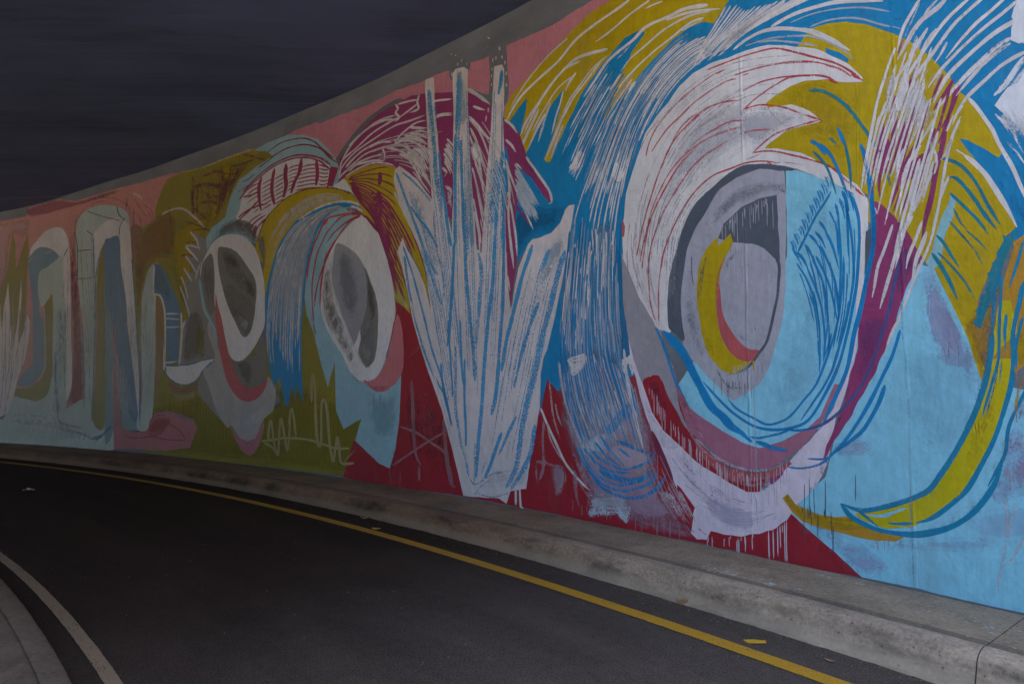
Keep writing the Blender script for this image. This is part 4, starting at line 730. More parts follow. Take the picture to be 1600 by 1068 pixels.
S('plant','CH',0.5,1,73.2,0.69,0.2,[[5611,5145,5583,4888,5542,4589,5478,4288],[5043,5133,5040,4880,5060,4494,5079,4108],[4333,4929,4353,4766],[5501,4213,5400,3789,5349,3462],[4941,3691,4916,3306,4892,2926],[4412,3940,4452,3585,4492,3230],[5968,3907,5774,3580,5560,3220,5412,2843]])
S('plant','CH',0.6,1,49.9,0.67,0.6,[[5637,5220,5587,5179],[5486,4941,5458,4607],[5215,1751,5178,1450]])
S('plant','CH2',0.5,0.7,21.1,0.68,0.6,[[4842,402,4726,343,4463,480,4173,541],[4715,246,4463,234,4173,321],[4750,806,4748,594,4757,311],[4746,221,4644,337,4513,406],[4564,609,4645,477,4665,426]])
G('plant','CH2',0.65,0.6,21.2,0.73,[3801,2800,3938,2516,4060,2257,4173,1856],[3470,2847,3626,2544,3759,2230,3940,1712],10,995,0.25,0.25,0.5)
G('plant','CH2',0.7,0.5,32.7,0.67,[5518,3653,5414,3000,5337,2446],[5231,3284,5159,2964,5155,2581],6,996,0.25,0.25,0.5)
G('plant','CH2',0.65,0.6,22.9,0.71,[4474,4029,4555,3461,4615,2959],[4372,4003,4452,3440,4532,2947],5,997,0.25,0.25,0.5)
S('plant','WHp',0.2,1,19.7,0.65,0.6,[[5909,4162,5717,3970,5568,3808],[6283,3972,6066,3633,5831,3287,5653,2953],[5919,2499,5688,2002,5442,1527,5149,856]])
S('plant','WHp2',0.15,1,20.4,0.71,0.1,[[4117,361,4117,196],[4062,374,4044,186,4007,185]])
G('blue_hair','WH',0.2,1,15.1,0.79,[2803,4532,3074,4287,3344,3988,3576,3644],[2464,4283,2795,4004,3057,3712,3308,3331],14,1001,0.3,0.35,1.0)
G('blue_hair','WH',0.2,1,16.0,0.81,[2506,4263,2810,3978,3043,3582,3245,3189,3345,2890],[2178,4091,2458,3862,2637,3503,2764,3086,2828,2680],19,1002,0.3,0.35,1.0)
G('blue_hair','WHb',0.5,0.6,16.8,0.8,[2519,4269,2811,3948,3081,3593,3286,3134],[2158,4118,2445,3828,2638,3414,2787,3031],16,1003,0.4,0.4,0.5)
G('blue_hair','WH',0.2,1,15.0,0.87,[1878,4370,2153,4344,2438,4190,2680,3935,2875,3629],[1684,4156,1956,4105,2205,3976,2406,3757,2532,3532],15,1004,0.2,0.35,0.8)
G('blue_hair','WHb',0.5,0.6,15.9,0.86,[1849,4390,2153,4378,2521,4180,2812,3887],[1657,4118,1943,4128,2192,4000,2426,3764],10,1005,0.25,0.25,0.5)
G('blue_hair','WH',0.2,1,17.1,0.93,[1659,4486,1810,4318,1942,4183,2029,4068],[919,4219,1290,4211,1547,4175,1770,4074],19,1006,0.15,0.3,0.6)
S('blue_hair','WH',0.12,1,28.2,1.02,0.6,[[1625,4088,1522,4123,1392,4132,1269,4101,1128,4032,1015,3962,905,3855,775,3720],[1520,4189,1364,4221,1192,4239,1007,4221,793,4146],[1317,4138,1171,4155,1032,4142,858,4104,695,4036,560,3964],[2088,4452,2020,4456,1936,4457],[1948,4457,1894,4455]])
S('blue_hair','WHb',0.25,0.8,14.4,1.08,0.6,[[1523,4076,1369,4061,1199,4010,1039,3939,930,3857,807,3729,760,3664],[1420,4063,1271,4008,1108,3917,975,3839],[1172,4102,1011,4094,838,4048,696,3987,619,3940,518,3869],[1037,4005,926,4001,779,3954,680,3894,585,3817,457,3723],[752,3651,788,3694]])
S('blue_hair','BRg',0.4,0.6,15.0,1.04,0.6,[[1769,4117,1701,4110,1646,4108],[1497,4086,1435,4074],[1029,4112,993,4104],[502,3813,462,3794],[1004,4024,969,4016]])
F('blue_hair','BL',0,1,0,1.0,[932,3807,849,3738,785,3665,790,3640,892,3729,925,3766])
S('blue_hair','WH',0.4,1,54.3,0.88,0.6,[[2049,4266,1988,4263,1928,4260],[2620,4550,2693,4507,2766,4474]])
F('blue_hair','WH',0.2,1,0,3,[2853,3531,2816,3534,2745,3430,2710,3361,2747,3310,2783,3295,2833,3368,2877,3428])
F('blue_hair','WH',0.2,1,0,3,[3239,3725,3175,3681,3201,3573,3282,3530,3298,3598,3348,3547,3380,3594,3297,3676])
G('blue_hair','WH',0.3,1,26.9,0.79,[3239,3750,3322,3624,3415,3485],[3160,3677,3217,3577,3282,3517],6,1007,0.25,0.25,0.5)
F('blue_hair','BLg',0.2,0.8,1,1.0,[3113,2849,2861,2956,2771,2611,2749,2196,2714,1672,2671,1329,2921,1209,3105,1444,3137,2051,3149,2421])
F('blue_hair','WH',0.25,0.9,0,1.0,[3388,2590,3307,2535,3211,2491,3118,2417,3104,2287,3137,2051,3255,2091,3326,2254,3408,2199,3458,2140,3457,2331])
F('blue_hair','WHb',0.45,0.8,1,1.0,[3096,2940,3035,2947,3052,2789,3007,2660,2902,2679,2888,2581,2978,2582,3053,2716])
G('blue_hair','WH',0.2,1,15.5,0.76,[3345,2922,3422,2518,3475,2077,3528,1699],[3090,2845,3118,2417,3177,1993,3219,1689],16,1008,0.4,0.4,0.8)
G('blue_hair','WH',0.2,1,14.7,0.79,[3088,2969,3055,2471,3061,1985,3028,1563],[2766,2967,2788,2436,2766,1964,2667,1557],18,1009,0.4,0.4,0.8)
G('blue_hair','BL',0.3,1,19.7,0.77,[3373,2448,3393,2071,3379,1694],[2791,2733,2778,2141,2665,1671],14,1010,0.5,0.4,0.5)
F('blue_hair','BLd2',0.05,1,1,1.0,[2815,2618,2749,2631,2735,2183,2683,1849,2679,1671,2771,1674,2800,2143])
F('swirl','MV',0.25,0.85,1,1.0,[3530,1445,3462,1696,2841,1764,2567,1442,2491,1221,2378,1007,2383,737,2293,534,2087,330,1974,248,2032,203,2269,197,2688,219,3080,292,3269,565,3427,887,3515,1194])
F('swirl','BLg',0.35,0.6,1,1.0,[3528,1794,2841,1764,2669,1443,2570,1219,2673,1159,2850,1096,3035,970,3228,839,3384,1135,3497,1445])
G('swirl','MV',0.45,0.7,25.7,0.76,[3496,1571,3400,1197,3189,782],[2735,1673,2636,1330,2572,1107],16,1011,0.4,0.4,0.5)
G('swirl','WH',0.3,0.8,19.1,0.77,[3528,1794,3464,1382,3320,1046,3113,729],[2826,1763,2718,1443,2598,1162,2477,892],26,1012,0.4,0.4,0.8)
G('swirl','WHb',0.3,0.8,18.2,0.76,[3406,2452,3486,1824,3423,1320,3243,898,3002,592],[2832,2382,2797,1791,2676,1443,2572,1107,2479,756],26,1113,0.45,0.45,1.2)
G('swirl','MV',0.35,0.8,19.3,0.76,[3462,1633,3383,1197,3212,840],[2842,1676,2705,1386,2572,1107],10,1114,0.4,0.4,1)
G('swirl','BLb',0.22,0.9,15.2,0.76,[3422,2518,3502,1825,3440,1320,3266,897,3040,589],[2817,2440,2783,1791,2669,1443,2552,1108,2459,784],24,1013,0.45,0.45,1.2)
F('swirl','WH',0.3,0.9,1,1.0,[3412,1682,3314,1717,3187,1736,3157,1650,3236,1579,3348,1519,3380,1600])
F('swirl','WH',0.25,0.95,1,1.0,[2756,1674,2686,1694,2630,1726,2618,1612,2647,1522,2687,1614,2730,1535,2757,1604])
F('swirl','WHb',0.3,0.85,1,1.0,[3282,884,3149,952,2997,1031,2909,1000,2852,957,2940,906,2818,833,2927,791,3075,779,3213,744,3291,810])
F('swirl','MVl',0.3,0.8,1,1.0,[2867,922,2677,934,2510,890,2480,728,2647,657,2820,708,2963,828])
F('swirl','BLb',0.3,0.9,1,1.0,[2792,1201,2671,1284,2638,1206,2695,1130,2765,1099,2837,1027,2924,976,2953,1045,2879,1123])
S('swirl','WH',0.1,1,24.0,0.81,0.6,[[2609,1782,2578,1583,2527,1387,2439,1167],[2734,1759,2703,1500,2638,1217,2543,887],[2477,1609,2435,1414,2374,1224,2344,1106],[3763,1207,3677,1049,3567,878,3428,671,3215,499,3139,460]])
S('swirl','WHp',0.3,0.6,19.2,0.75,0.6,[[3640,1465,3616,1255,3583,1097,3509,913],[3565,1255,3532,1130,3483,1039],[3677,1062,3618,875,3469,699]])
S('swirl','MVl',0.4,0.5,32.7,0.74,0.6,[[3720,1079,3738,867,3722,678,3766,515,3819,445],[3818,670,3827,541,3810,427],[3827,669,3679,656,3469,637],[3324,620,3310,410,3272,295]])
F('swirl','MVl',0.5,0.5,1,1.0,[3619,655,3453,651,3455,424,3537,352,3587,377])
D('swirl','MVl',0.1,0.5,11.2,0.75,[3653,620,3429,610],7,215,1014)
G('swirl','MVl',0.5,0.5,31.4,0.76,[3386,828,3309,591,3118,345],[3038,735,2930,513,2652,324],7,1015,0.25,0.25,0.5)
F('swirl','WHb',0.42,0.75,1,1.0,[3215,571,3139,490,3041,454,2858,493,2718,493,2686,375,2680,298,2736,212,2805,268,2933,284,3119,210,3171,309])
F('swirl','WHb',0.35,0.9,1,1.0,[3156,281,2969,336,2804,347,2686,375,2694,285,2736,217,2819,266,3007,239,3142,207])
S('swirl','BLb',0.12,1,23.8,0.8,0.6,[[3298,834,3229,731,3152,642,2988,530,2795,495,2670,516,2475,598,2396,698],[3259,837,3137,679,2988,576,2822,543,2648,574,2448,666],[3212,840,3068,721,2965,672,2849,654,2688,664],[3150,844,2986,745,2792,688,2660,700],[2667,705,2565,742,2472,789,2419,869],[3073,909,2941,789,2785,711],[3013,971,2890,834,2770,746]])
S('swirl','BLb',0.1,1,32.0,0.82,0.6,[[3183,675,3077,567,2989,495,2795,444,2603,457,2444,532,2347,629,2321,690],[2803,869,2734,829,2679,799],[2610,883,2537,855,2451,856],[2838,935,2712,909,2644,880,2537,855]])
S('swirl','BLb',0.35,1,64.3,0.81,0.6,[[3039,653,2900,614,2730,592,2567,627,2435,705]])
S('swirl','BLs',0.35,0.8,14.7,0.77,0.6,[[3306,894,3213,750,3077,614],[3274,896,3197,769,3121,716],[3382,1383,3264,1109,3111,906]])
D('swirl','MV',0.2,0.7,9.4,0.87,[2687,319,2146,321],26,196,1016)
D('swirl','MV',0.2,0.6,8.8,0.81,[3350,345,2687,275],10,139,1017)
D('swirl','WHp',0.3,0.5,7.9,0.85,[2677,934,2379,953],9,486,1018)
F('eye_right','LGm',0,1,0,1.0,[2749,2643,2735,2183,2683,1849,2658,1670,2567,1431,2526,1487,2452,1519,2368,1518,2277,1334,2123,1084,2071,1045,2174,1229,2207,1441,2228,1592,2282,1685,2360,1936,2474,2140,2538,2318,2639,2446])
F('eye_right','LB',0,1,0,1.0,[2182,1441,1939,1750,1463,1630,1248,2371,1238,3027,1093,2949,921,2835,762,2692,699,2582,712,2197,766,1776,861,1459,1050,1137,1312,1018,1496,963,1684,989,1898,1100,2067,1222])
F('eye_right','LB2',0.55,0.35,1,1.0,[1211,2838,745,2592,791,1863,1013,1350,1378,1205,1419,1439,1236,1993])
F('eye_right','LVt',0,1,0,1.5,[791,1842,802,1658,847,1514,888,1364,937,1234,993,1044,1011,904,1088,744,1239,573,1301,474,1421,382,1519,337,1656,294,1803,283,1912,289,1952,217,2032,203,2089,243,2062,380,2201,546,2312,797,2411,951,2517,1192,2665,1671,2684,1843,2631,1669,2502,1331,2333,1053,2181,940,2030,817,1895,754,1745,686,1641,650,1540,638,1450,687,1401,739,1308,849,1176,1001,1050,1137,956,1285,876,1480,824,1694])
F('eye_right','LV2',0.4,0.6,1,1.0,[1516,421,1398,509,1255,620,1095,795,1011,904,1088,744,1239,573,1301,474,1421,382,1509,343])
F('eye_right','LV3',0.3,0.7,1,1.0,[1015,1043,1002,914,1075,754,1189,607,1127,748,1053,909])
F('eye_right','LV2',0.6,0.35,1,1.0,[1966,575,1696,537,1544,487,1548,346,1754,320,1942,403])
G('eye_right','LVm',0.65,0.5,21.5,0.88,[2284,959,2108,712,1914,432],[1963,727,1803,497,1648,376],10,1021,0.25,0.25,0.5)
F('eye_right','RD',0,1,0,1.0,[2212,612,2176,590,2049,448,2068,389,2149,464,2213,555])
S('eye_right','RD',0.5,0.7,31.6,0.88,0.6,[[2018,291,1974,263,1918,243],[2169,343,2111,291,2054,249]])
F('eye_right','LVt',0.42,0.8,0,1.0,[2323,573,2214,492,2097,379,2192,391,2088,254,2206,311,2265,380,2338,423,2387,523])
G('eye_right','LVt',0.45,0.8,21.6,0.86,[2354,580,2204,389,2089,243],[2259,670,2113,454,2002,268],6,1022,0.25,0.25,0.5)
F('eye_right','RD',0,1,0,1.0,[2540,1459,2499,1492,2453,1514,2381,1508,2331,1458,2277,1323,2124,1079,2048,1021,1931,891,1790,809,1637,784,1437,804,1401,748,1441,688,1510,642,1601,631,1734,677,1895,754,2030,817,2181,940,2333,1053,2445,1200])
F('eye_right','LVt',0.25,0.9,1,1.0,[2442,1003,2491,1193,2541,1387,2452,1200,2339,1042,2193,928,2317,904])
F('eye_right','MGr',0.05,1,1,1.0,[2454,1046,2404,995,2288,773,2247,655,2284,662,2381,818,2443,949])
F('eye_right','MP',0,1,0,1.0,[2234,1597,2219,1457,2162,1256,2100,1065,2037,1016,1907,938,1810,846,1689,813,1561,792,1413,826,1273,925,1185,1000,1058,1141,972,1328,918,1437,951,1437,969,1398,1056,1216,1141,1128,1312,1037,1496,963,1637,1001,1783,1071,1936,1154,2078,1248,2171,1404])
F('eye_right','SPr',0.35,0.7,1,1.0,[2229,1549,2206,1457,2150,1256,2041,1078,1967,1031,2067,1232,2147,1378])
F('eye_right','BLg',0.45,0.7,1,1.0,[2240,1603,2158,1441,2066,1284,1925,1160,2039,1181,2149,1309])
S('eye_right','WHb',0.3,0.8,30.3,0.93,0.6,[[2037,1006,1903,903,1768,830,1611,797,1437,809,1350,850]])
S('eye_right','SPr',0.05,1,95.4,0.94,0.8,[[2026,976,1959,899,1860,817,1732,760,1587,746,1438,776,1332,833,1266,881]])
S('eye_right','LGs',0.4,0.7,24.8,0.94,0.6,[[1744,710,1640,688,1539,690,1464,722]])
F('eye_right','MGr',0.5,0.5,1,1.0,[2487,1442,2420,1486,2369,1464,2309,1307,2249,1174,2342,1225,2437,1305])
F('eye_right','MG',0.3,0.8,1,1.0,[1437,814,1292,924,1175,1023,1061,1172,994,1284,1063,1119,1177,987,1303,850,1380,810])
F('eye_right','MG',0.15,1,1,1.0,[1439,744,1366,779,1308,849,1333,783,1411,705])
F('eye_right','LB',0.2,0.7,1,1.0,[1499,681,1459,732,1415,747,1421,690,1481,646])
F('eye_right','RDk',0.35,0.7,1,1.0,[1269,912,1176,1010,1084,1127,1144,1034,1224,916,1294,851])
D('eye_right','LVt',0.1,0.8,5.5,0.9,[2486,1470,2280,1173,2073,973,1876,845,1638,760,1438,790],60,230,1023)
D('eye_right','LVt',0.15,0.7,4.5,0.97,[1849,828,1612,773,1414,793,1292,910],44,279,1024)
D('eye_right','DGs',0.3,0.6,5.9,0.94,[1794,833,1611,801,1413,821],24,106,1025)
S('eye_right','WHb',0.4,0.8,15.9,0.89,0.6,[[2106,1085,2015,966,1903,873,1794,833],[2012,1069,1956,1011]])
D('eye_right','LVt',0.1,0.8,7.6,0.93,[1946,238,1650,295,1310,468],18,215,1026)
S('eye_right','LVt',0.05,1,7.9,0.96,0.1,[[1310,468,1315,319,1315,175],[1325,452,1328,177],[1377,412,1379,203],[1411,383,1412,178],[1625,295,1628,181],[1574,304,1572,211],[1445,373,1446,180]])
F('eye_right','WHb2',0,1,0,1.0,[2739,2843,2729,2587,2640,2388,2561,2206,2488,2102,2393,1938,2266,1863,2171,1976,2163,2353,2145,2623,2044,2821,1899,2993,1683,3106,1497,3108,1372,3083,1160,2996,921,2835,742,2688,712,2637,714,2694,763,2776,857,2877,981,2988,1111,3095,1286,3186,1388,3216,1373,3236,1235,3296,1104,3297,975,3291,1052,3388,1182,3486,1359,3520,1373,3564,1293,3600,1192,3626,1089,3625,931,3577,848,3522,703,3469,701,3500,786,3625,916,3758,1015,3838,1168,3923,1345,4010,1519,4038,1637,4041,1810,4058,1987,4035,2117,3978,2233,3872,2372,3770,2475,3668,2553,3497,2633,3312,2691,3166,2716,2963])
F('eye_right','WHb2',0.1,1,1,1.0,[788,2743,722,2687,696,2663,706,2488,719,2448,734,2235,759,1989,794,1778,796,1950,767,2205,754,2463,763,2640])
F('eye_right','LV5',0.6,0.4,1,1.0,[2136,3670,1612,3758,1360,3515,1169,3448,1268,3312,1627,3194,1967,3073,2217,2746,2352,2379,2412,2669,2337,3163])
F('eye_right','LV5',0.3,0.5,1,1.0,[1564,3535,1360,3505,1124,3408,1036,3331,1220,3320,1417,3260,1570,3331])
S('eye_right','CR2',0.1,1,27.7,0.83,0.2,[[2738,2932,2724,2870,2726,2781]])
S('eye_right','CR',0.3,0.9,15.1,0.95,0.6,[[1863,4014,1749,4012,1573,4004,1422,3987,1297,3959,1179,3889,1043,3793,893,3687,791,3590,733,3517,702,3478],[1620,3876,1529,3872,1375,3851,1205,3812,1014,3737,894,3655,828,3601,773,3533],[2471,3457,2429,3578,2347,3692,2209,3796,2070,3871,1912,3924,1784,3956,1700,3955],[2411,3481,2264,3626,2104,3716,1981,3784,1833,3829,1702,3855,1620,3845],[1559,3723,1429,3741,1329,3732,1208,3705,1004,3634,914,3580,856,3516],[1553,3572,1458,3625,1330,3668,1199,3692,1079,3664],[1563,3575,1485,3574,1383,3553,1239,3482,1124,3399,1044,3343,962,3283],[2248,3423,2138,3587,2026,3662,1930,3674],[1899,3474,1784,3502,1661,3515,1524,3480],[1558,3389,1464,3380,1340,3345,1292,3314],[1495,3207,1392,3267,1292,3305,1127,3309,992,3302],[1489,3211,1344,3183,1179,3101,1024,3014,918,2938,830,2825,760,2736,718,2686],[1804,3128,1682,3137,1548,3147,1446,3133,1347,3101,1299,3073],[2529,2459,2477,2737,2420,2954,2305,3156,2175,3302,2007,3398,1842,3441,1701,3450,1567,3443],[2461,2506,2411,2697,2310,2903,2180,3070,2054,3204,1933,3290,1799,3338,1687,3367],[2332,2431,2303,2566,2217,2746,2102,2915,1968,3046,1838,3116,1748,3134],[2447,2561,2462,2450,2458,2336,2447,2166,2411,2023,2367,1925],[2331,2459,2353,2323,2363,2130,2360,1936],[2549,2519,2491,2739,2394,2949,2260,3145,2131,3290,1959,3406],[2582,2582,2516,2830,2438,3044,2335,3277,2202,3494,2045,3613,1894,3689,1723,3694,1572,3656]])
S('eye_right','CRp',0.45,0.6,11.8,0.92,0.6,[[2532,3532,2427,3677,2261,3768],[2393,3724,2196,3814,1978,3883,1831,3920],[2618,2472,2614,2703,2540,3038,2434,3302,2332,3447],[2675,2421,2685,2657,2645,2943],[2573,2264,2577,2466,2547,2634],[2518,2355,2522,2515],[2141,3421,1986,3540,1810,3591,1670,3622],[1780,3660,1668,3700,1534,3688],[2080,3376,1929,3467,1756,3493],[1360,3515,1243,3347,1172,3339],[1472,3111,1251,3069,1113,3011],[1419,3185,1548,3172],[1229,3812,1089,3769]])
S('eye_right','CR',0.25,1,23.1,1.0,0.6,[[1773,3946,1728,3955,1694,3953],[1680,3852,1642,3853,1610,3841],[1547,3575,1511,3578],[1371,3103,1333,3072,1313,3072],[918,3572,889,3543,852,3514],[2002,3627,1954,3655,1930,3674],[1946,3728,1941,3705],[1638,3810,1622,3799],[1556,3851,1503,3846],[772,3551,702,3478],[804,3577,773,3533],[768,2742,722,2692]])
F('eye_right','DGs',0.1,1,0,1.0,[719,2448,687,2467,692,2228,712,2206,737,2158])
F('eye_right','LGe',0,1,0,1.0,[2148,1936,2180,2139,2163,2353,2097,2587,1986,2755,1884,2867,1768,2993,1630,3052,1437,3076,1253,3011,1243,2846,1261,2278,1278,1998,1322,1813,1400,1581,1483,1439,1539,1401,1622,1352,1697,1311,1781,1380,1889,1481,1972,1570,2058,1650,2127,1759])
F('eye_right','LV5',0.55,0.5,1,1.0,[1916,2742,1742,2914,1475,2991,1270,2900,1292,2809,1480,2828,1720,2728,1817,2592,1983,2382])
F('eye_right','LGd',0.35,0.5,1,1.0,[1687,2953,1475,2982,1255,2921,1253,2848,1428,2866,1636,2828,1803,2719,1889,2657,1829,2803])
F('eye_right','LV5',0.5,0.5,1,1.0,[2089,2397,2006,2385,2018,2122,1967,1803,1859,1567,1943,1595,2054,1808,2108,2078])
G('eye_right','LGd',0.6,0.5,22.1,0.89,[2068,2287,2079,2022,1988,1648],[1962,2274,2004,1962,1897,1594],7,1031,0.25,0.25,0.5)
F('eye_right','DGs',0.05,1,1,1.0,[2230,2423,2158,2630,2074,2816,1970,2945,1841,3016,1795,3052,1677,3110,1570,3132,1436,3111,1252,3045,1164,2992,1253,3007,1437,3071,1561,3069,1663,3039,1785,2992,1885,2846,1987,2729,2067,2582,2107,2405,2135,2242,2144,2108,2135,1946,2114,1806,2162,1814,2198,1859,2265,1918,2274,2121,2258,2311])
F('eye_right','LGd',0.45,0.5,1,1.0,[2160,2516,2123,2510,2164,2299,2182,2031,2197,1897,2218,2088,2208,2305])
G('eye_right','LGd',0.5,0.5,16.6,0.87,[2225,2362,2249,2091,2222,1899],[2127,2348,2151,2082,2137,1866],6,1032,0.25,0.25,0.5)
S('eye_right','DGs',0.2,1,7.8,0.9,0.6,[[2033,2496,2036,2363,2021,2244]])
F('eye_right','DGs',0,1,0,1.0,[1311,2838,1459,2843,1589,2808,1681,2751,1742,2707,1795,2603,1681,2547,1586,2525,1499,2500,1396,2428,1334,2361,1313,2262,1300,2379,1307,2620])
D('eye_right','LV5',0.1,0.85,4.9,0.97,[1792,2707,1665,2753,1532,2805,1404,2826,1316,2824],38,239,1033)
F('eye_right','LGd',0.3,1,1,1.0,[1299,2907,1252,2872,1253,2838,1290,2867])
F('eye_right','LGe',0,1,1,1.0,[1646,2460,1565,2517,1464,2489,1377,2411,1326,2326,1324,2216,1355,1977,1408,1819,1461,1702,1511,1690,1586,1732,1673,1811,1740,1941,1779,2097,1787,2226,1768,2351,1716,2446])
F('eye_right','LGd',0.3,0.7,1,1.0,[1757,2324,1711,2435,1619,2481,1690,2391,1737,2245,1751,2120])
F('eye_right','LGd',0.55,0.7,1,1.0,[1711,1989,1634,1883,1534,1778,1457,1822,1485,1727,1561,1731,1663,1811])
D('eye_right','DGs',0.4,1,5.9,0.97,[1547,1867,1476,1862],6,68,1034)
D('eye_right','LV5',0.5,0.4,7.0,0.99,[1698,2519,1366,2438],14,336,1035)
F('eye_right','YE',0,1,0,1.6,[1684,2624,1665,2544,1715,2476,1773,2367,1808,2270,1824,2076,1801,1885,1766,1766,1687,1668,1600,1620,1514,1598,1591,1556,1691,1519,1793,1551,1890,1660,1944,1797,1980,1992,1999,2162,1977,2371,1928,2490,1857,2578,1794,2614,1796,2536,1745,2574])
F('eye_right','YE2',0.55,0.6,1,1.0,[1963,1959,1908,1851,1802,1642,1722,1564,1830,1592,1923,1723])
G('eye_right','DGs',0.55,0.7,12.8,0.9,[1965,2380,1980,2223,1973,2012],[1893,2500,1937,2323,1960,2116],6,1036,0.25,0.25,0.5)
F('eye_right','SPr',0,1,1,1.0,[1727,2448,1785,2313,1784,2149,1760,1973,1683,1827,1597,1728,1531,1700,1476,1693,1533,1618,1610,1616,1698,1673,1776,1792,1811,1932,1824,2097,1814,2270,1772,2398])
F('eye_right','RDo',0.2,1,1,1.0,[1732,2438,1779,2327,1804,2202,1818,2101,1809,2254,1772,2393])
S('eye_right','DGs',0.12,1,19.9,0.98,0.5,[[1324,2383,1307,2294,1315,2205,1328,2088,1355,1977,1399,1809,1430,1734,1476,1679,1534,1604,1596,1552,1670,1524]])
S('eye_right','DGs',0.5,1,13.5,0.92,0.6,[[1831,1556,1773,1460,1715,1415,1616,1410],[1939,1776,1912,1707],[1750,1515,1670,1519]])
D('eye_right','WHb',0.2,0.6,8.2,0.97,[1679,1588,1463,1606],14,239,1037)
D('eye_right','YE2',0.1,0.8,7.0,0.96,[1669,1563,1488,1631],8,86,1038)
D('eye_right','LGd',0.3,0.6,7.1,0.95,[1889,1491,1543,1439],22,145,1039)
S('eye_right','BLb',0.08,1,21.4,1.05,0.3,[[928,2773,977,2698,1032,2628,1112,2487,1169,2386]])
S('eye_right','BLb',0.35,1,18.8,1.06,0.3,[[967,2888,951,2847,944,2804]])
S('eye_right','BLb',0.35,1,11.0,1.07,0.3,[[954,2889,934,2852,927,2804]])
S('eye_right','BLb',0.35,1,18.9,1.06,0.3,[[994,2844,978,2803,971,2760]])
S('eye_right','BLb',0.35,1,11.1,1.06,0.3,[[981,2845,961,2808,954,2761]])
S('eye_right','BLb',0.35,1,19.0,1.05,0.3,[[1022,2800,1006,2759,998,2716]])
S('eye_right','BLb',0.35,1,11.1,1.06,0.3,[[1009,2801,988,2764,981,2716]])
S('eye_right','BLb',0.35,1,19.0,1.05,0.3,[[1050,2755,1033,2714,1026,2671]])
S('eye_right','BLb',0.35,1,11.1,1.05,0.3,[[1036,2757,1016,2719,1008,2672]])
S('eye_right','BLb',0.35,1,19.1,1.04,0.3,[[1078,2710,1061,2669,1054,2626]])
S('eye_right','BLb',0.35,1,11.2,1.05,0.3,[[1064,2712,1043,2675,1036,2627]])
S('eye_right','BLb',0.35,1,19.2,1.04,0.3,[[1106,2665,1089,2624,1082,2581]])
S('eye_right','BLb',0.35,1,11.2,1.04,0.3,[[1092,2666,1071,2629,1064,2582]])
S('eye_right','BLb',0.35,1,19.2,1.03,0.3,[[1135,2619,1118,2578,1110,2535]])
S('eye_right','BLb',0.35,1,11.3,1.03,0.3,[[1121,2621,1100,2584,1092,2536]])
S('eye_right','BLb',0.35,1,19.3,1.03,0.3,[[1163,2573,1146,2532,1139,2489]])
S('eye_right','BLb',0.35,1,11.3,1.03,0.3,[[1150,2575,1128,2538,1121,2490]])
S('eye_right','BLb',0.35,1,19.4,1.02,0.3,[[1192,2526,1175,2486,1167,2442]])
S('eye_right','BLb',0.35,1,11.3,1.02,0.3,[[1179,2528,1157,2492,1149,2444]])
S('eye_right','BLb',0.35,1,19.5,1.02,0.3,[[1222,2479,1204,2439,1196,2395]])
S('eye_right','BLb',0.35,1,11.4,1.02,0.3,[[1208,2482,1186,2445,1178,2397]])
S('eye_right','BLb',0.2,0.95,23.4,1.06,0.7,[[1210,2421,1175,2359,1141,2270],[1174,2387,1130,2324,1097,2236],[1118,2433,1084,2372,1060,2303],[1089,2501,1046,2448,1014,2378],[1044,2511,1003,2449,979,2381],[1016,2579,983,2527,959,2468],[945,2637,925,2587,906,2529],[905,2682,891,2616,881,2533],[875,2711,857,2644,847,2562],[857,2760,834,2692,817,2608],[816,2750,798,2683,789,2602]])
S('eye_right','BLb',0.08,1,15.4,1.04,0.6,[[1181,2308,1117,2188,1064,2026,1043,1884,1037,1794,1046,1518],[1105,2255,1045,2083,1015,1940,1004,1747,1018,1593],[1017,2406,953,2251,917,2095,907,1895],[888,2579,882,2400,882,2258,892,2091,902,1930,944,1766,1005,1592,1075,1433,1162,1325,1256,1214,1336,1165,1433,1142,1525,1180,1641,1234,1698,1277,1744,1330],[836,2661,813,2493,802,2324,804,2163,830,2001,863,1869,942,1590,1010,1442,1087,1326,1188,1180],[845,2748,830,2589,832,2303]])
S('eye_right','BLb',0.12,1,15.1,1.06,0.6,[[1072,2328,1004,2146,981,1937,973,1790,981,1666],[975,2498,932,2391,896,2225],[1045,2338,985,2193,947,2054,920,1874],[1004,2399,942,2209],[909,2561,897,2447,897,2313],[902,1930,868,2176,864,2308],[956,1789,989,1680,1013,1615],[838,1998,882,1784,964,1547],[871,1848,918,1699]])
S('eye_right','BLb',0.08,1,18.9,1.03,0.6,[[797,2710,762,2565,759,2421,767,2318,786,2117,824,1922,857,1782,918,1572,1012,1376,1130,1191,1254,1127,1400,1106,1537,1127,1678,1204,1778,1285,1880,1384,1952,1461],[1058,3174,1007,3130,960,3092,908,2995,869,2880,836,2764,818,2697]])
S('eye_right','BT',0.15,1,18.6,1.09,0.6,[[1056,3541,981,3517,893,3442,828,3364,781,3293,691,3120,623,2960,573,2778,561,2720],[871,3202,833,3108,803,2906,800,2755],[1043,3094,980,3006,936,2907,895,2742],[928,3156,895,3114,879,3082]])
F('eye_right','BLb',0.15,1,1,1.0,[879,3218,855,3183,828,3111,838,3082,861,3135])
F('eye_right','BLb',0.2,1,1,1.0,[1058,3178,998,3136,948,3066,957,3041,999,3100])
S('eye_right','BLb',0.18,1,58.5,0.9,0.5,[[2323,1894,2224,1812,2134,1706,2071,1593,1981,1425,1883,1263,1791,1190,1723,1119,1635,1069,1555,1007]])
S('eye_right','BLb',0.2,1,22.5,0.87,0.6,[[2399,1933,2337,1818,2259,1608,2206,1463,2136,1346]])
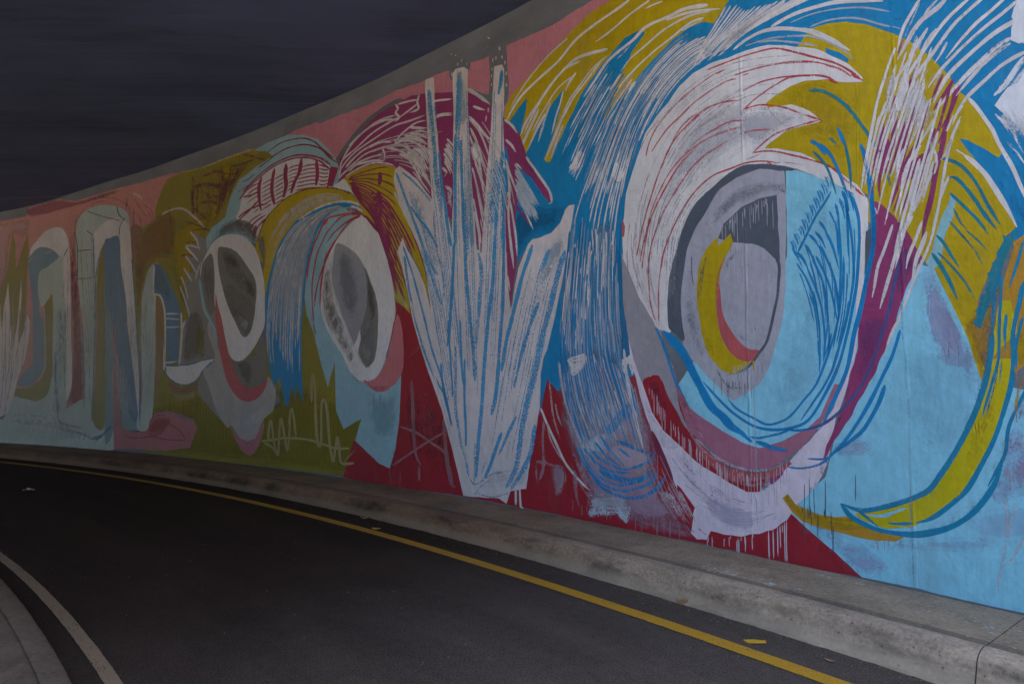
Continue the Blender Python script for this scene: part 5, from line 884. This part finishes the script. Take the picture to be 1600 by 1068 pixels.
S('eye_right','BLb',0.08,1,29.1,0.97,0.2,[[1530,1013,1456,995,1403,975,1337,966,1286,961]])
F('eye_right','WHb',0.45,0.7,1,1.0,[2336,1851,2263,1738,2168,1547,2035,1363,1895,1237,1787,1140,1924,1175,2066,1284,2182,1441,2253,1603])
F('eye_right','BLb',0.1,1,0,1.0,[2310,1877,2236,1840,2176,1735,2213,1736,2274,1799])
S('eye_right','BLb',0.2,0.9,16.4,1.0,0.6,[[1569,1044,1509,1038,1445,1052,1329,1086,1240,1128],[976,1202,1058,1150,1182,1113,1309,1115],[1290,847,1190,847,1066,886,984,958],[1148,918,1048,923,984,950]])
S('eye_right','WHb',0.3,0.6,9.3,0.95,0.6,[[1528,1439,1528,1247,1525,1009,1524,678],[1536,606,1529,489,1529,340]])
F('fan','MG',0,1,0,1.5,[669,2649,610,2600,550,2519,455,2359,408,2229,442,2157,488,2058,539,1924,569,1804,662,1590,678,1561,703,1495,735,1449,768,1378,801,1331,848,1228,886,1180,934,1096,973,1046,1009,969,1044,910,1024,999,939,1182,889,1330,838,1523,798,1658,790,1778,755,1993,726,2135,687,2266,671,2383,677,2547])
F('fan','MGd',0.2,0.7,1,1.0,[826,1544,853,1437,882,1308,927,1178,990,1023,952,1177,897,1329])
F('fan','MGv',0.5,0.5,1,1.0,[559,2467,442,2238,483,2081,559,1968,570,2176])
F('fan','MGv',0.6,0.4,1,1.0,[771,1862,600,1848,684,1603,807,1395,809,1565])
S('fan','BLb',0.08,1,31.3,1.09,0.6,[[733,3050,712,2986,699,2908,681,2742,675,2577,674,2405,681,2321,713,2189,755,1993,787,1867,813,1779,866,1540,950,1346,1036,1169]])
S('fan','BLv',0.2,0.85,22.1,1.08,0.6,[[532,2216,566,2076,597,1922,661,1719,720,1558,782,1428,861,1322,954,1224,1053,1155,1168,1118]])
S('fan','BLb',0.1,1,21.9,1.08,0.6,[[541,1781,590,1624,650,1494,728,1332,810,1187,899,1055,997,944,1028,903],[641,1432,687,1304,777,1143,854,1067,963,973]])
F('fan','GYd',0.3,0.7,1,1.0,[410,2160,392,2182,431,2075,488,1960,527,1874,546,1823,517,1930,467,2047])
S('fan','MGs2',0.12,1,34.7,1.16,0.6,[[452,3652,468,3616,485,3572],[587,3121,605,3053,631,2953],[571,3042,568,2934,601,2837],[458,3115,484,3014,516,2919,565,2798],[382,2982,434,2895,484,2817,513,2729],[376,2877,399,2810,430,2728]])
S('fan','MGs2',0.15,1,21.7,1.16,0.6,[[422,3503,450,3425,479,3339,516,3237],[355,3499,397,3416,455,3300,507,3170],[249,3339,282,3275,304,3222,337,3160],[629,3009,649,2894,665,2768,675,2685],[513,2729,541,2652,574,2571,590,2537],[419,2749,462,2632,521,2505],[544,3175,566,3084],[515,3165,540,3084],[480,2720,520,2626,552,2549],[439,2689,471,2593,495,2516],[612,2862,628,2737,623,2642]])
S('fan','MGs2',0.1,1,41.4,1.21,0.8,[[198,3286,234,3227,286,3166,307,3133],[170,3267,189,3198,219,3101,269,3006],[227,3072,256,2993,293,2912],[250,2979,281,2857,313,2745,338,2602,378,2450,400,2332]])
F('fan','MGs2',0.1,1,0,1.0,[619,2971,587,3134,565,2998,554,2888,587,2812,617,2829])
F('fan','MGs2',0.15,1,0,1.0,[498,2821,454,2838,372,2876,399,2810,430,2728,465,2737,490,2660,510,2707])
S('fan','WH',0.18,1,26.9,1.23,0.6,[[340,3895,373,3845,449,3732,478,3647,491,3592],[87,3756,222,3670,322,3555,395,3466,456,3372],[23,3723,112,3673,195,3612,304,3485,395,3382,422,3325],[-83,3676,-3,3623,75,3579,157,3506,232,3430],[-161,3642,-67,3588,49,3527,169,3447,279,3351,332,3282],[-162,3521,-33,3488,62,3439,206,3338,266,3256,306,3177],[-92,3419,-30,3401,26,3364,115,3300,201,3223,308,3109],[-79,3387,-16,3361,58,3312,130,3243,190,3178],[-150,3309,-92,3297,-24,3269,44,3220,130,3156,191,3079],[501,3618,538,3534,571,3444,619,3301,642,3196,660,3115,679,3024,712,2872,736,2739]])
S('fan','WH',0.25,0.92,36.2,1.19,0.6,[[203,3817,259,3770,342,3736,394,3685,424,3639,462,3580,494,3533],[260,3821,313,3781,350,3731],[317,3666,354,3616,398,3560,429,3501,487,3419],[271,3640,328,3579,365,3520],[221,3531,257,3469,293,3423],[405,3118,447,3044,477,2987,522,2874,559,2775],[289,3094,335,3028,390,2943],[315,2952,348,2869,383,2789,437,2647,458,2565],[330,2741,370,2671,411,2595,483,2455,527,2340],[311,2878,304,2795,320,2731]])
S('fan','WH',0.18,1,23.2,1.17,0.6,[[501,3050,537,2968,569,2888],[384,2933,447,2852,486,2763,503,2684],[443,2496,499,2405,540,2296,602,2093,653,1927],[559,2463,613,2309,638,2250,659,2189,678,2086,696,2004],[170,3044,198,2982,223,2922,258,2781,296,2568,329,2423,356,2316,417,2169,474,2040,541,1863,588,1768,642,1622],[395,2453,430,2358,477,2244,494,2165],[568,3235,611,3185,646,3067],[374,2380,405,2293,436,2217,466,2079],[245,2698,267,2644,289,2570],[244,2977,222,3030,207,3065],[157,3107,191,3067,216,3008],[223,2922,256,2841,283,2809]])
F('fan','WH',0.45,0.8,0,1.0,[560,3457,520,3423,510,3299,497,3252,465,3325,399,3362,366,3308,382,3243,427,3193,471,3150,501,3143,536,3181,564,3225,587,3216,575,3346])
G('fan','WH',0.3,1,26.5,1.15,[494,3529,544,3364,577,3195],[290,3307,367,3088,452,2900],15,1241,0.35,0.45,1.2)
F('fan','WH',0.45,0.7,0,1.0,[394,3298,340,3256,316,3165,299,3097,341,3051,380,2940,407,2961,382,3065,429,3039,429,3122])
G('fan','MGs2',0.2,1,19.9,1.15,[454,3618,569,3192,658,2745],[199,3262,313,2899,452,2445],12,1242,0.55,0.55,1)
G('fan','WH',0.2,1,17.9,1.13,[382,3798,512,3429,638,3086,721,2717],[166,3289,279,2928,397,2514,559,1968],18,1243,0.5,0.5,1)
F('fan','WH',0.4,0.7,0,1.0,[323,3085,309,2999,279,2908,271,2873,298,2854,306,2917,331,2884,358,2810,346,2929])
G('fan','WH',0.45,0.7,13.1,1.18,[344,3864,461,3622,565,3320],[161,3407,301,3221,428,3059],10,1041,0.5,0.5,0.5)
S('fan','WH',0.2,1,10.4,1.12,0.6,[[663,2604,649,2562,661,2548]])
G('fan','WHr',0.3,1,49.7,1.33,[25,3085,-58,3160,-133,3260,-247,3339],[-114,2821,-226,2874,-360,2968],9,1142,0.15,0.1,0.5)
F('fan','WHr',0.12,1,0,4,[3,3054,-29,3103,-71,3139,-114,3145,-131,3198,-174,3224,-242,3232,-623,3064,-586,2290,-213,2590,-116,2857,-63,2943,-22,3014])
G('fan','WHr',0.3,1,38.5,1.34,[-78,3563,-149,3611,-261,3664],[-115,3363,-194,3364,-302,3386],7,1143,0.15,0.1,0.5)
F('fan','WHr',0.15,1,0,4,[-102,3578,-152,3685,-422,3790,-651,3652,-627,3161,-246,3318,-152,3354,-115,3359,-91,3404,-83,3473,-93,3506,-79,3532])
G('fan','WHr',0.4,1,19.4,1.3,[32,3072,-33,2923,-110,2711],[-99,2993,-131,2871,-218,2697],8,1042,0.25,0.4,0.5)
S('fan','WHr',0.4,1,15.4,1.3,0.6,[[-23,2964,-60,2876,-110,2730],[-40,2819,-83,2738,-118,2654],[8,3002,-47,2899]])
F('swoosh','OR',0,1,0,1.0,[1334,619,1295,656,1243,595,1168,566,1082,544,977,543,879,563,818,535,761,512,661,485,561,488,616,450,726,433,848,435,940,443,1034,448,1193,478,1272,537,1302,578])
F('swoosh','YE',0.25,0.8,1,1.0,[1320,621,1291,652,1243,591,1082,540,880,559,761,516,879,471,1034,461,1192,496,1267,551])
F('swoosh','ORd',0.25,0.8,1,1.0,[562,472,440,518,306,602,178,715,95,860,33,1039,-17,1220,-46,1363,-7,1238,50,1109,124,940,206,784,303,677,438,556])
F('swoosh','YE4',0,1,0,1.0,[91,1582,-19,1578,-1,1445,43,1275,93,1117,156,973,222,837,284,755,409,630,517,558,660,517,798,551,855,579,807,603,667,641,532,704,423,777,340,883,235,1111,171,1267,125,1416,70,1729,33,1910,-18,1904,-39,1721])
F('swoosh','OR',0.6,0.5,1,1.0,[208,1098,139,1287,72,1471,39,1580,71,1289,132,1103,199,951,248,890])
F('swoosh','LB',0.1,1,0,1.0,[789,585,683,606,565,668,540,668,609,626,665,589,721,580])
S('swoosh','BT2',0.08,1,33.7,1.18,0.7,[[73,1733,91,1586,124,1431,170,1282,235,1126,300,993,363,888,423,793,531,720,666,657,807,611,937,638],[-79,2006,-47,1858,-19,1723,-19,1578,-1,1445,43,1275,93,1117,156,973,222,837,284,755,409,630,498,584],[937,638,906,596,868,556,727,506,560,503,433,534,300,603,190,713,104,859,61,982]])
S('swoosh','BT2',0.15,1,19.3,1.23,0.6,[[20,2086,48,1986,60,1906,70,1803,78,1692],[5,1834,18,1725,16,1634],[516,578,594,561,659,554],[-89,2240,-56,2118,-13,1978],[16,2056,38,1800,53,1581,89,1435,141,1250],[-65,1809,-37,1685,-28,1614],[834,607,778,571,715,524],[-67,1416,20,1201,47,1038,131,852]])
S('swoosh','BT2',0.4,0.7,11.3,1.26,0.6,[[53,1581,74,1435,126,1250],[39,1562,54,1435],[-37,1292,-17,1220],[15,1652,30,1580]])
S('swoosh','ORr',0.2,0.7,6.7,1.24,0.6,[[176,1211,174,1119],[163,1230,158,1138],[-29,1434,-12,1220]])
S('swoosh','OR',0.4,1,18.5,1.28,0.6,[[-56,1470,-23,1363,-2,1255],[-40,1292,-16,1185],[-18,1114,-33,1080],[-20,1542,-26,1434]])
D('swoosh','MVl',0.2,0.7,5.6,1.27,[51,948,-23,973],10,141,1051)
D('swoosh','MVl',0.2,0.6,6.3,1.11,[822,411,580,457],12,63,1052)
D('swoosh','DKl',0.1,0.8,5.2,1.03,[1233,601,997,570],9,172,1053)
S('swoosh','DKl',0.1,0.7,6.9,1.02,0.2,[[1175,742,1182,542,1193,328],[1139,791,1148,503],[1032,781,1040,529],[838,845,844,668],[992,477,998,293],[1090,556,1096,381],[1110,728,1113,640,1109,509]])
S('swoosh','WHs',0.35,0.5,22.1,1.24,0.2,[[57,804,53,698,57,602,70,501,84,435,103,335,112,266],[-29,608,13,520,50,442,80,411],[7,794,35,666,53,575]])
S('swoosh','LBl',0.4,0.4,12.4,1.13,0.6,[[511,1356,516,1037,524,643,527,188],[530,1964,530,1679]])
G('blue_hair','WHb',0.15,0.6,9.5,0.79,[2841,4485,3098,4232,3344,3923,3567,3641],[2158,4101,2445,3828,2637,3473,2780,3030],46,2001,0.5,0.5,1.4)
G('blue_hair','BL',0.2,0.9,14.3,0.79,[2841,4485,3098,4232,3344,3923,3567,3641],[2158,4101,2445,3828,2637,3473,2780,3030],34,2002,0.5,0.5,1.4)
G('blue_hair','WHb',0.2,0.6,10.1,0.76,[3343,3146,3422,2582,3492,2079,3528,1699],[2751,3024,2788,2436,2767,1906,2669,1443],40,2003,0.55,0.5,1.3)
G('blue_hair','BL',0.2,0.85,14.0,0.76,[3343,3146,3422,2582,3492,2079,3511,1825],[2751,3024,2788,2436,2767,1906,2700,1672],24,2004,0.55,0.5,1.3)
G('swirl','WHb',0.2,0.6,8.8,0.77,[3462,1696,3416,1196,3267,776,3004,505],[2667,1557,2571,1163,2496,891,2384,684],34,2005,0.5,0.5,1.4)
G('swirl','MVl',0.25,0.6,8.3,0.8,[3002,621,2860,408,2654,241],[2380,899,2201,546,2002,268],22,2006,0.5,0.4,1.4)
G('eye_right','LV5',0.45,0.5,11.3,0.84,[2640,3296,2667,2888,2632,2474,2424,1996],[1683,3106,1969,2966,2158,2625,2233,1981],26,2007,0.5,0.5,1.4)
G('eye_right','LV5',0.45,0.45,10.2,0.96,[2463,3542,2131,3893,1660,3987,1110,3835],[2283,2646,1966,3127,1567,3433,1220,3320],24,2008,0.5,0.5,1.4)
G('eye_right','LVt',0.4,0.6,12.0,0.91,[2317,904,2079,663,1803,497,1543,534],[2027,415,1806,375,1597,385,1351,516],14,2009,0.4,0.4,1.2)
G('eye_right','LVm',0.5,0.45,9.5,0.87,[2379,953,2139,657,1858,440],[1908,682,1695,561,1445,548],16,2010,0.5,0.5,1.3)
G('fan','BLb',0.4,0.7,7.8,1.11,[734,3028,682,2708,687,2364,768,1947],[703,3019,659,2702,664,2360,741,1944],5,2011,0.25,0.25,0.5)
G('plant','CH',0.45,1,11.4,0.67,[5636,5153,5575,4312,5343,2990,5075,1154],[5464,5098,5329,3774,5157,2811,4879,1159],9,2012,0.6,0.5,1.3)
G('plant','CH',0.45,1,12.1,0.68,[5111,5141,5112,4039,5090,2802,4965,1157],[4907,5071,4821,3741,4761,2760,4689,1164],12,2013,0.6,0.5,1.3)
G('plant','CH',0.45,1,11.5,0.7,[4456,4913,4494,4035,4594,2883,4648,1165],[4313,4863,4301,3840,4310,2842,4445,1170],12,2014,0.6,0.5,1.3)
G('plant','CH',0.45,1,10.9,0.71,[3891,2848,4097,2329,4270,1722,4514,613],[3420,2838,3610,2217,3788,1576,4126,512],16,2015,0.6,0.5,1.3)
G('plant','CH',0.45,1,11.5,0.66,[6205,4041,5832,3303,5550,2465,5151,1004],[5841,3881,5509,3014,5313,2367,4932,1012],10,2016,0.6,0.5,1.3)
G('hair','WHb',0.2,0.6,12.4,0.59,[7360,4002,8139,3997,8794,3751,9197,3085,9273,2068],[7239,3943,7849,3900,8217,3472,8359,2904,8383,1841],30,2017,0.5,0.5,1.4)
G('loops','WHp',0.4,0.5,25.0,0.61,[18214,3683,18080,2205,17961,902],[17173,4047,17154,2468,17395,1193],10,2018,0.5,0.5,1.2)
G('loops','WHp',0.5,0.35,22.2,0.6,[17104,4621,17051,3177,16949,1476,17110,635],[12625,3646,12559,2667,12688,1468,12850,747],46,2019,0.6,0.5,1.4)
G('loops','TEb',0.5,0.4,22.1,0.6,[16249,4253,16179,2851,15994,1203],[12830,3542,12861,2439,12740,989],26,2020,0.6,0.5,1.4)
G('magenta_hair','WHm',0.2,0.8,13.5,0.66,[7377,4565,6796,4749,5982,4711,5245,4666],[7074,4360,6372,4380,5782,4116,5351,3620],12,2021,0.5,0.4,1.3)
G('magenta_hair','WHm',0.2,0.8,11.4,0.73,[4860,4667,4579,4355,4272,3832,4116,3301],[4855,3976,4734,3572,4626,3181,4419,2644],14,2022,0.5,0.4,1.3)
F('loops','WHp',0.4,0.05,1,1.0,[19446,5274,17035,5195,15624,5137,13129,4765,12755,2435,12761,989,15231,289,18965,152])  # faint pale veil over the far end, haze put into the paint
F('loops','TE',0.4,0.12,1,1.0,[19232,2985,17336,3192,12788,2924,12656,991,15231,289,18965,152])
G('eye_right','BLb',0.25,0.85,8.8,1.03,[1237,2440,1135,2167,1073,1887,1056,1616],[801,2715,791,2296,837,1911,966,1481],22,2030,0.5,0.6,1.3)
LAB = dict(background='flat pink, olive, dark red and light blue fields behind the painted figures', eye_left='small white and grey painted eye with a red lower rim', eye_middle='painted white oval eye over a light blue drop',
 eye_right='huge painted eye with white hair, grey iris and light blue side', plant='white painted spiky plant with blue chalk outlines', loops='pale and dull blue painted arches at the far end',
 hair='bands of yellow, blue and magenta striped painted hair', magenta_hair='magenta painted dome with white hair lines', blue_hair='white brush strokes on the blue painted hair',
 swirl='swirl of blue and mauve brush strokes beside the big eye', fan='fan of white and magenta strokes over yellow', swoosh='yellow painted swoosh edged in blue', scribble='thin scribbles and drips over olive and dark red')
for nm, P in PARTS.items():
    o = mesh_obj('painted_' + nm, P['v'], P['f'], P['mats'], wallroot, {'stroke': P['st'], 'wear': P['pr'], 'wall': P['wl']}, P['mi'])
    o['label'] = LAB[nm]

# ------------------------------------------------------------------ litter and small things
def leaf(name, t, d, z, size, rot, mat, label, cat, curl=.25, wide=.42):
    x, y = plan(t, d); V = []; Fc = []; n = 7
    for i in range(n+1):
        q = i/n; wv = wide*size*math.sin(math.pi*min(.985, q*.93+.05))**.8; zz = curl*size*(q-.5)**2*2
        for s in (-1, -.45, 0, .45, 1): V.append(((q-.5)*size, s*wv*.5, zz + abs(s)*curl*size*.25 + .0015))
    for i in range(n):
        for j in range(4):
            a = i*5+j; Fc.append((a, a+1, a+6, a+5))
    o = mesh_obj(name, V, Fc, mat, smooth=True)
    md = o.modifiers.new('thick', 'SOLIDIFY'); md.thickness = .0012
    o.location = (x, y, z); o.rotation_euler = (0, 0, rot)
    return tag(o, label, cat)
m_leafb = plain('dry_brown_leaf', srgb('9A7460'), .7); m_leafy = plain('yellow_leaf', srgb('C89A20'), .7); m_paper = plain('yellow_scrap', srgb('D2A020'), .6, .15); m_wrap = plain('white_wrapper', srgb('B4AA9C'), .5); m_orange = plain('orange_wrapper', srgb('A0804E'), .6)
leaf('fallen_leaf', .565, 1.033, .001, .055, 2.4, m_leafb, 'small curled brown leaf on the asphalt at the near end of the kerb', 'leaf')
leaf('fallen_leaf', 5.466, .955, .001, .085, .3, m_leafb, 'brown leaf lying in the gutter against the far part of the kerb', 'leaf', .5, .6)
leaf('fallen_leaf', 4.96, 1.15, .001, .10, -.3, m_leafy, 'yellow leaf lying just off the yellow edge line, beside the brown gutter leaf', 'leaf', .1, .7)
x, y = plan(.943, 1.103)
q = [(-.062, .022), (-.02, .034), (.0, .028), (.062, .012), (.05, -.006), (.055, -.022), (.01, -.026), (-.045, -.016)]
V = [(a, b, .001 + .004*math.sin(a*40)) for a, b in q] + [(a, b, .003 + .004*math.sin(a*40)) for a, b in q]; n_ = len(q)
o = mesh_obj('paper_scrap', V, [tuple(range(n_-1, -1, -1)), tuple(range(n_, 2*n_))] + [(i, (i+1) % n_, n_+(i+1) % n_, n_+i) for i in range(n_)], m_paper)
o.location = (x, y, .004); o.rotation_euler = (0, 0, -.12); tag(o, 'torn yellow scrap lying between the yellow line and the kerb', 'scrap')
def crumple(name, t, d, size, mat, seed, parent=None, sub=2):
    bm = bmesh.new(); bmesh.ops.create_icosphere(bm, subdivisions=sub, radius=size)
    for v in bm.verts:
        p = v.co*(14/size*.1); f = 1 + .5*pnoise((p.x*2+seed, p.y*2, p.z*2)) + .25*pnoise((p.x*5, p.y*5+seed, p.z*5))
        v.co = Vector((v.co.x*f*1.5, v.co.y*f, max(-size*.5, v.co.z*f*.7)))
    me = bpy.data.meshes.new(name); bm.to_mesh(me); bm.free(); me.materials.append(mat)
    o = link(bpy.data.objects.new(name, me), parent)
    if parent is None: x, y = plan(t, d); o.location = (x, y, size*.5 + .001)
    return o
w_ = tag(crumple('wrapper', 10.945, 2.566, .024, m_wrap, 3), 'crumpled white and orange wrapper out in the dark road on the left', 'litter')
o = crumple('wrapper_flap', 0, 0, .02, m_orange, 8, w_); o.location = (.07, -.02, -.003)
o = crumple('wrapper_flap', 0, 0, .014, m_orange, 12, w_); o.location = (-.055, -.02, -.009)
# dry weed in the gutter
x, y = plan(1.577, .885); rnd = random.Random(5); V = []; Fc = []
for i in range(34):
    a = rnd.uniform(0, 6.3); h = rnd.uniform(.02, .055); s = rnd.uniform(.004, .03); b0 = (rnd.gauss(0, .022), rnd.gauss(0, .010)); wv = .0022; k0 = len(V)
    for q in (0, .5, 1):
        cx, cy2, cz = b0[0] + math.cos(a)*s*q*q, b0[1] + math.sin(a)*s*q*q, h*q*(1.2-.2*q)
        V += [(cx - wv*(1-q*.9), cy2, cz), (cx + wv*(1-q*.9), cy2 + wv*.6, cz)]
    Fc += [(k0, k0+1, k0+3, k0+2), (k0+2, k0+3, k0+5, k0+4)]
m_weed = plain('dry_weed_straw', srgb('9A6A3C'), .8)
o = crumple('dry_weed', 0, 0, .012, m_weed, 4, None, 1); o.location = (x, y, .004); tag(o, 'tuft of dry rusty weed growing at the foot of the kerb', 'weed')
o2 = mesh_obj('blades', V, Fc, m_weed, o); o2['kind'] = 'stuff'
# paint splashes dropped on the pavement slabs, thin dried blobs
rnd = random.Random(21); V = []; Fc = []; m_spl = plain('dried_white_paint', srgb('B9BBBD'), .6, .2)
def splat(t, d, s, z, ax=1.0):
    k0 = len(V); n = 9; ph = rnd.uniform(0, 9); x, y = plan(t, d); V.append((x, y, z + .0012))
    for i in range(n):
        a = 6.2832*i/n; f = s*(.55 + .45*rnd.random()); q = plan(t + math.cos(a)*f*ax, d + math.sin(a)*f*.6); V.append((q[0], q[1], z + .0004))
    Fc.extend([(k0, k0+1+i, k0+1+(i+1) % n) for i in range(n)])
for t, d, s in [(1.492, .57, .06), (1.13, .575, .07), (1.033, .138, .035), (.909, .163, .03), (.807, .15, .03), (1.55, .5, .04), (1.42, .53, .03), (1.2, .5, .035), (.25, .30, .02), (.1, .36, .03), (.05, .40, .02), (0.0, .43, .025), (-.03, .46, .02)]:
    for q in range(7): splat(t + rnd.gauss(0, s*1.3), d + rnd.gauss(0, s*.5), s*rnd.uniform(.08, .34), .1745 - .0032*d, 1.6)
for i in range(220):
    t = rnd.uniform(-.6, 6)**1.0; d = .03 + .6*rnd.random()**1.6; splat(t, d, rnd.uniform(.002, .009), .1745 - .0032*d, 1.3)
o = mesh_obj('paint_splashes', V, Fc, m_spl, pav); o['kind'] = 'stuff'
# grit and tiny stones on the carriageway
V = []; Fc = []
for i in range(300):
    t = rnd.uniform(-.4, 7); d = rnd.choice((rnd.uniform(.89, 1.15), rnd.uniform(.89, 1.0), rnd.uniform(1.3, 4.0))); s = rnd.uniform(.0015, .005)
    x, y = plan(t, d); k0 = len(V)
    for q in ((s, 0, 0), (-s, 0, 0), (0, s, 0), (0, -s, 0), (0, 0, s)): V.append((x + q[0]*rnd.uniform(.6, 1.3), y + q[1]*rnd.uniform(.6, 1.3), .0005 + q[2]))
    Fc += [(k0+4, k0, k0+2), (k0+4, k0+2, k0+1), (k0+4, k0+1, k0+3), (k0+4, k0+3, k0)]
tag(mesh_obj('road_grit', V, Fc, plain('pale_grit', srgb('857E74'), .8)), kind='stuff')
